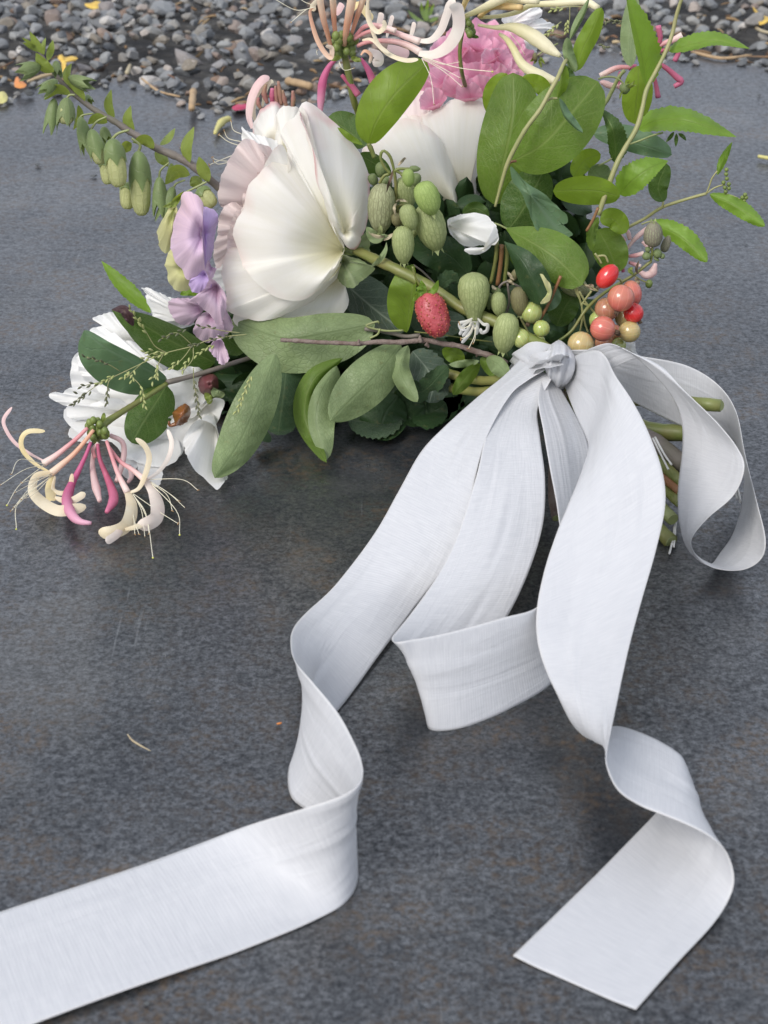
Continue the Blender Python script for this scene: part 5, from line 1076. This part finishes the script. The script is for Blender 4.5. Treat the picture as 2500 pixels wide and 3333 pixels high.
def spray3(a, b, n, mat):
    (x0, y0), (x1, y1) = [tuple(map(float, t.split(','))) for t in (a, b)]; an = math.atan2(y1-y0, x1-x0)
    for i in range(n):
        t = i/max(1, n-1); A = q(3, '%f,%f' % (x0+(x1-x0)*t, y0+(y1-y0)*t))[0]; a2 = an+(.45 if i % 2 else -.45); p = P(*A, .898); e = P(A[0]+17*math.cos(a2), A[1]+17*math.sin(a2), .897); r = 4.2*mpp(*A, .9)
        V, F, U = lathe_data(p, e, [(0, r*.2), (.3, r), (.7, r*.8), (1, r*.1)], 6); obj('spikelet', V, F, M[mat], g2, U)
for a in [('430,50', '365,60', 5, 'spikelet'), ('400,145', '335,205', 6, 'spikelet'), ('455,120', '450,185', 6, 'spikelet'), ('820,140', '700,125', 8, 'spikelet_dark'), ('690,125', '660,160', 4, 'spikelet_dark'), ('640,270', '685,285', 3, 'spikelet_dark')]: spray3(*a)

# ------------------------------------------------------------------ cut stems below the tie
for s, d, r, mt, lb in [('1000,350 1150,352 1240,356 1310,361 1447,374', [.745, .738, .715, .668, .659], [26, 26, 26], 'stem_green', 'thick bright green cut stem end sticking out through the ribbon loop'),
        ('760,280 950,400 1110,478 1300,500 1330,502', [.712, .70, .69, .68], [34, 36, 36], 'stem_green', 'thick olive stem passing behind the right ribbon loop'),
        ('760,300 980,450 1150,540 1290,650', [.71, .69, .675], [30, 40, 40], 'stem_violet', 'flattened grey-green stem below the olive stem'),
        ('760,300 1000,500 1170,630 1270,720', [.71, .685, .665], [24, 26, 26], 'stem_green', 'green stem under the flattened stem'),
        ('760,310 1000,560 1180,690 1265,765', [.71, .68, .66], [18, 20, 20], 'stem_red', 'reddish brown stem between green stems below the knot'),
        ('760,320 1000,600 1190,750 1260,810', [.71, .675, .655], [20, 22, 22], 'stem_green', 'green stem lowest in the sheaf behind the ribbon'),
        ('760,320 1000,680 1150,810 1230,885', [.71, .67, .65], [26, 30, 30], 'stem_pale', 'hairy cut stem end beside the ribbon, nearly on the slab'),
        ('760,320 980,700 1120,880 1222,985', [.71, .66, .64], [26, 30, 32], 'stem_green', 'olive cut stem end touching the slab, nearest to the viewer'),
        ('740,320 700,600 690,780 705,880', [.71, .67, .65], [20, 22, 18], 'bark', 'brownish stem showing in the gap between ribbon tails')]:
    p = q(9, s); o = thing('cut_stem', lb, 'stem', P(*p[0], d[0]), 'cut stems below the ribbon knot'); stem('stalk', 9, s, d, r, mt, o, 12)
    e, e0 = pts3(p, d)[-1], pts3(p, d)[-2]; ax = (e-e0)/np.linalg.norm(e-e0); rr = (r[-1] if hasattr(r, '__len__') else r)*.7233*mpp(*p[-1], d[-1])
    V, F, U = lathe_data(e-ax*.0001, e+ax*.0003, [(0, rr*.93), (1, rr*.86)], 12); obj('cut_face', V, F, M['stem_pale'], o, U, smooth=False)
tn = T('twine', 'frayed white string ends hanging among the cut stems', 'string', 9, '1150,520', .69)
for s in ('1140,520 1180,600 1210,660', '1150,515 1190,590 1225,640', '1240,900 1230,980 1215,1040', '1245,880 1240,960 1235,1010', '1520,740 1530,780 1535,810', '1510,720 1515,770 1520,790'): stem('strand', 9, s, [.675, .66], 5, 'twine', tn, 5)

# ------------------------------------------------------------------ the ribbon
rb = thing('ribbon', 'white silk ribbon tied in a bow round the stems, long tails across the slab', 'ribbon', H(1770, 1190, .045))
RT = M['ribbon']
def ribbon_part(name, st_, n=220, camber=0.0, wave=.0006, seed=0, solve=None, nc=33):
    A = [H(a, b, max(z, .0006)) for a, b, z, _, _, _ in st_]; B = [H(a, b, max(z, .0006)) for _, _, _, a, b, z in st_]
    V, F, U = strap_data(A, B, n, nc, camber, wave, seed)
    V = [(x, y, max(z, .0005)) for x, y, z in V]; o = obj(name, V, F, RT, rb, U)
    so = o.modifiers.new('thickness', 'SOLIDIFY'); so.thickness = .00025; return o
ribbon_part('tail', [(1700, 1165, .052, 1775, 1205, .056), (1640, 1225, .048, 1715, 1240, .053), (1560, 1290, .044, 1660, 1290, .050), (1450, 1390, .040, 1590, 1420, .043), (1370, 1475, .034, 1550, 1560, .035), (1295, 1600, .027, 1515, 1720, .024),
    (1215, 1735, .019, 1440, 1860, .013), (1100, 1890, .012, 1345, 1985, .003), (1000, 1990, .012, 1230, 2140, .001), (948, 2055, .019, 1130, 2275, 0), (938, 2110, .028, 1050, 2370, 0), (955, 2160, .035, 985, 2430, 0),
    (1010, 2222, .038, 946, 2500, 0), (1090, 2318, .038, 950, 2590, 0), (1140, 2410, .038, 1010, 2645, 0), (1166, 2480, .038, 1090, 2710, 0), (1165, 2540, .038, 1150, 2780, 0), (1110, 2585, .036, 1168, 2860, 0), (985, 2630, .030, 1130, 2935, 0),
    (800, 2690, .013, 1020, 3000, 0), (600, 2760, .004, 800, 3085, .001), (300, 2865, .002, 480, 3205, .001), (0, 2970, .001, 130, 3333, .001), (-350, 3095, .001, -220, 3460, .001)], n=320, camber=.02, wave=.0009, seed=1)
ribbon_part('tail', [(1845, 1175, .055, 1835, 1250, .045), (1900, 1148, .066, 1870, 1340, .045), (1945, 1141, .072, 1912, 1430, .045), (1978, 1165, .073, 1915, 1470, .047), (2012, 1230, .073, 1898, 1510, .050), (2062, 1310, .071, 1868, 1580, .050), (2112, 1410, .067, 1835, 1660, .047),
    (2155, 1530, .060, 1800, 1760, .042), (2165, 1640, .053, 1768, 1870, .036), (2135, 1790, .045, 1748, 1985, .030), (2090, 1950, .038, 1750, 2085, .026), (2045, 2110, .034, 1775, 2175, .022), (2005, 2270, .032, 1815, 2262, .020), (1980, 2360, .035, 1870, 2360, .015), (1966, 2440, .036, 1925, 2400, .012),
    (1972, 2510, .034, 1965, 2370, .012), (2010, 2580, .029, 2015, 2360, .013), (2080, 2625, .025, 2085, 2382, .014), (2160, 2655, .024, 2155, 2417, .014), (2240, 2686, .023, 2213, 2460, .014), (2310, 2722, .021, 2226, 2498, .009), (2362, 2770, .017, 2208, 2545, .004), (2389, 2850, .011, 2165, 2605, .001),
    (2376, 2920, .005, 2110, 2670, 0), (2320, 3010, .0015, 2000, 2785, 0), (2200, 3140, .001, 1840, 2945, .001), (2070, 3285, .001, 1670, 3110, .001)], n=320, camber=.02, wave=.0007, seed=2)
ribbon_part('loop', [(1725, 1195, .052, 1800, 1225, .054), (1640, 1300, .048, 1750, 1330, .045), (1585, 1410, .044, 1757, 1430, .042), (1550, 1550, .038, 1773, 1560, .036), (1490, 1740, .028, 1768, 1700, .028), (1420, 1880, .021, 1725, 1850, .020), (1340, 1995, .018, 1660, 1990, .010), (1283, 2065, .020, 1580, 2110, .003),
    (1266, 2088, .026, 1490, 2230, 0), (1285, 2095, .030, 1415, 2320, 0), (1340, 2085, .031, 1395, 2365, 0), (1420, 2070, .031, 1430, 2378, 0), (1520, 2045, .031, 1520, 2362, 0), (1640, 2010, .031, 1660, 2303, 0), (1745, 1978, .030, 1800, 2215, 0), (1800, 1900, .029, 1880, 2080, .003), (1830, 1800, .029, 1930, 1900, .008),
    (1815, 1680, .032, 1935, 1700, .018), (1790, 1540, .038, 1930, 1540, .028), (1768, 1400, .045, 1910, 1420, .037), (1752, 1300, .050, 1840, 1290, .045), (1765, 1230, .052, 1800, 1230, .050)], n=260, wave=.0007, seed=3)
ribbon_part('loop', [(1850, 1140, .060, 1850, 1200, .050), (1960, 1140, .062, 1980, 1260, .045), (2080, 1160, .062, 2100, 1330, .035), (2230, 1190, .058, 2230, 1390, .030), (2330, 1250, .052, 2330, 1410, .028), (2392, 1340, .046, 2395, 1440, .022), (2425, 1480, .040, 2424, 1540, .014), (2465, 1640, .030, 2415, 1640, .008), (2490, 1755, .022, 2385, 1735, .004),
    (2475, 1820, .014, 2345, 1795, .002), (2410, 1855, .008, 2310, 1835, .004), (2310, 1845, .008, 2262, 1800, .012), (2243, 1790, .012, 2246, 1755, .020), (2215, 1710, .020, 2300, 1685, .030), (2208, 1600, .030, 2385, 1610, .040), (2222, 1450, .043, 2420, 1525, .050), (2215, 1360, .052, 2400, 1460, .055), (2180, 1280, .060, 2330, 1370, .062),
    (2100, 1190, .068, 2230, 1270, .067), (2040, 1140, .073, 2160, 1200, .070), (1985, 1117, .074, 2080, 1165, .070), (1930, 1130, .070, 1990, 1200, .062), (1870, 1160, .060, 1900, 1230, .052)], n=260, wave=.0003, seed=4)
def zpts(s, z): return [H(x, y, zz) for (x, y), zz in zip(q(9, s), z)]
# collar round the stems
for k_, (a, b) in enumerate([(('505,215 495,170 520,135 580,105 640,95 690,100', [.030, .045, .052, .056, .058, .058]), ('560,290 530,240 560,200 620,175 680,165 730,160', [.018, .038, .054, .061, .063, .062])),
                             (('500,235 520,190 590,150 660,130 720,120', [.034, .050, .058, .062, .064]), ('540,300 580,250 640,215 690,200 740,190', [.030, .050, .058, .063, .064]))]):
    V, F, U = strap_data(zpts(*a), zpts(*b), 40, 9, .12, .0012, 30+k_); V = list(V); obj('collar', V, F, RT, rb, U)
# knot: a pleated wrap of silk over the crossing, with a fold tucked over its top
for ea, eb, za, zb, rg_, cb_ in [('690,104 656,145 650,190 668,235 694,280', '742,98 786,148 786,215 760,268 722,306', [.057, .060, .058, .050, .042], [.057, .060, .058, .050, .040], .0011, .34),
                                 ('628,150 664,118 706,97 752,100 780,128', '650,196 682,158 720,138 748,140 768,160', [.052, .060, .063, .062, .056], [.056, .066, .070, .068, .060], .0007, .22)]:
    V, F, U = strap_data(zpts(ea, za), zpts(eb, zb), 36, 41, cb_, .0004, 77); V = np.array(V).reshape(36, 41, 3); out = V.copy()
    for i in range(36):
        for j in range(41):
            u = j/40; r_ = math.sin(u*19+i*.05+1.2*math.sin(i*.12))+.5*math.sin(u*33-i*.08)
            view = CAMP-V[i, j]; view /= np.linalg.norm(view); out[i, j] += view*rg_*r_*min(1, 5*u, 5*(1-u))
    o = obj('knot', out.reshape(-1, 3), F, RT, rb, [(a_*.6, b_*.05) for a_, b_ in U]); so = o.modifiers.new('thickness', 'SOLIDIFY'); so.thickness = .0003

# ------------------------------------------------------------------ bits lying about
def rock(name, label, c, s, rpx, mat, z=0.0, seed=0, flat=1.0, group=None):
    x, y = q(c, s)[0]; v, f = protos[seed % len(protos)]
    p = H(x, y, z); r = rpx*CR[c][2]*mpp(x, y, p[1]); vv = v*r*np.array([1, 1, flat]); vv = vv - [0, 0, vv[:, 2].min()]
    o = obj(name, vv+p, f, M[mat], smooth=False); tag(o, label, 'stone', group); recentre(o, p); return o
rock('pebble', 'brown rounded pebble in the gravel near the foxglove tip', 1, '605,420', 62, 'stone_brown', -.006, 3)
rock('pebble', 'large flat grey pebble at the slab edge behind the foxglove', 1, '1055,545', 88, 'stone_grey', -.008, 5, .8)
rock('pebble', 'round dark grey pebble far up in the gravel at left', 1, '680,130', 60, 'stone_grey', -.006, 7, 1.2)
rock('pebble', 'small dark pebble on the slab near its left corner', 1, '175,575', 36, 'stone_dark', .001, 2, .9)
rock('pebble', 'long mid grey pebble above the flat one at the slab edge', 1, '1110,450', 80, 'stone_grey', -.004, 9, .8)
for i, (c, s, r, lb) in enumerate([(1, '228,995', 26, 'dark crumb on the slab left of the foxglove buds'), (1, '565,1060', 24, 'dark crumb on the slab below the foxglove buds'), (3, '1605,575', 14, 'dark crumb at the right edge of the slab'), (3, '1635,615', 9, 'tiny dark crumb at the right edge of the slab'),
        (3, '1465,482', 10, 'tiny dark crumb on the slab under the upper right leaf'), (3, '1250,437', 11, 'tiny dark crumb on the slab beside the pink buds'), (3, '735,595', 16, 'dark crumb on the slab behind the nodding spent flower'), (6, '1527,362', 8, 'tiny dark crumb on the slab at right below the sprig'), (11, '612,1236', 16, 'dark seed on the slab below the left ribbon tail'), (1, '1090,890', 18, 'brown crumb on the slab under the foxglove stem'), (1, '725,512', 9, 'tiny crumb on the slab corner')]):
    rock('crumb', lb, c, s, r, 'stone_dark' if i != 9 else 'stone_brown', .0006, i, .6)
def bit(name, label, cat, c, s, z, r, mat):
    px = q(c, s); p3 = [H(x, y, z) for x, y in px]; o = thing(name, label, cat, p3[0]); rr = [a*CR[c][2]*mpp(*px[0], p3[0][1]) for a in r]
    tube('shaft', p3, rr, M[mat], o, 7, wob=.08); return o
bit('needle', 'dry tan needle lying alone on the slab at left', 'needle', 11, '530,115 550,140 590,165 625,183', .0018, [3, 4.5, 4, 2], 'dry_pale')
bit('needle', 'tiny rust coloured chip on the slab left of the ribbon', 'chip', 11, '1150,72 1160,70 1170,68', .0012, [4, 5, 4], 'deb_orange')
bit('bud_scale', 'yellow-green catkin scrap on the slab above the big peony', 'scrap', 1, '1290,800 1310,760 1340,725 1380,710', .004, [10, 16, 26, 16], 'deb_lemon')
bit('stick', 'pale broken stick standing at the slab edge behind the foxglove', 'stick', 1, '1150,650 1155,600 1160,545', .008, [22, 24, 20], 'deb_wood')
bit('stick', 'yellowish stick at the right edge of the slab', 'stick', 3, '1600,938 1640,945 1700,955', .003, [10, 11, 10], 'deb_lemon')
bit('stick', 'long straw lying across the gravel at the top', 'stick', 1, '850,100 980,55 1130,0', .003, [9, 8, 5], 'deb_wood')
bit('stick', 'small straw chip in the gravel above the slab corner', 'stick', 1, '762,440 772,415 780,392', .003, [12, 14, 10], 'dry_pale')
bit('stick', 'thin root lying along the slab edge', 'stick', 1, '850,470 950,545 1080,580', .002, [7, 7, 5], 'deb_wood')
bit('stick', 'brown stick in the gravel at upper right', 'stick', 3, '1200,310 1380,350 1560,330', .002, [9, 10, 8], 'deb_wood')
bit('stick', 'pale curved straw in the gravel at upper right', 'stick', 3, '1560,150 1620,185 1680,200', .004, [9, 9, 8], 'dry_pale')
bit('stick', 'short brown stick half hidden left of the red buds', 'stick', 2, '245,485 320,500 395,520', .003, [22, 24, 20], 'deb_wood')
def fallen(label, c, s, b, z, mat):
    px = q(c, s); bx = q(c, b)[0]; p0 = H(*bx, z); o = thing('fallen_petal', label, 'petal', p0)
    d = [H(x, y, z)[1] for x, y in px]; petal('blade', 0, px, bx, d, p0[1]-.003, .003, mat, o, N=24, rings=6, ruffle=.002)
fallen('yellow petal on the gravel at the top left', 1, '500,15 540,20 580,5 607,15 600,45 560,55 520,40', '560,40', .008, 'deb_yellow')
fallen('golden yellow petal on the gravel behind the foxglove tip', 1, '345,345 370,325 390,345 430,335 470,350 440,370 400,375 390,440 365,430 370,380', '385,370', .008, 'deb_yellow')
fallen('orange scrap of petal on the gravel at the far left', 1, '85,500 100,460 125,480 160,510 130,530 95,525', '120,505', .008, 'deb_orange')
fallen('lemon coloured petal on the slab at the left edge', 1, '-10,560 20,548 45,575 40,605 10,622 -15,610', '15,590', .004, 'deb_lemon')
fallen('magenta petal on the slab edge beside the red buds', 1, '1395,640 1440,622 1490,625 1480,650 1430,662 1400,660', '1440,648', .003, 'deb_magenta')
fallen('yellow petal on the gravel at the upper right corner', 3, '1565,40 1590,60 1620,90 1659,100 1659,130 1610,150 1600,120', '1620,115', .010, 'deb_yellow')
# green weeds in the gravel at the top
wd = thing('weed', 'small green weed growing in the gravel at the top', 'weed', H(*q(2, '1080,120')[0], -.01))
for s in ('1080,130 1060,70 1050,10', '1090,130 1110,70 1130,20', '1070,130 1020,110 970,60', '1100,130 1140,110 1170,90', '1085,130 1085,60 1095,-10'):
    leaf('leaf', 2, s, H(*q(2, '1080,120')[0], -.005)[1], 12, 12, 'leaf_bright', wd, shape='lance', n=14, nc=5)
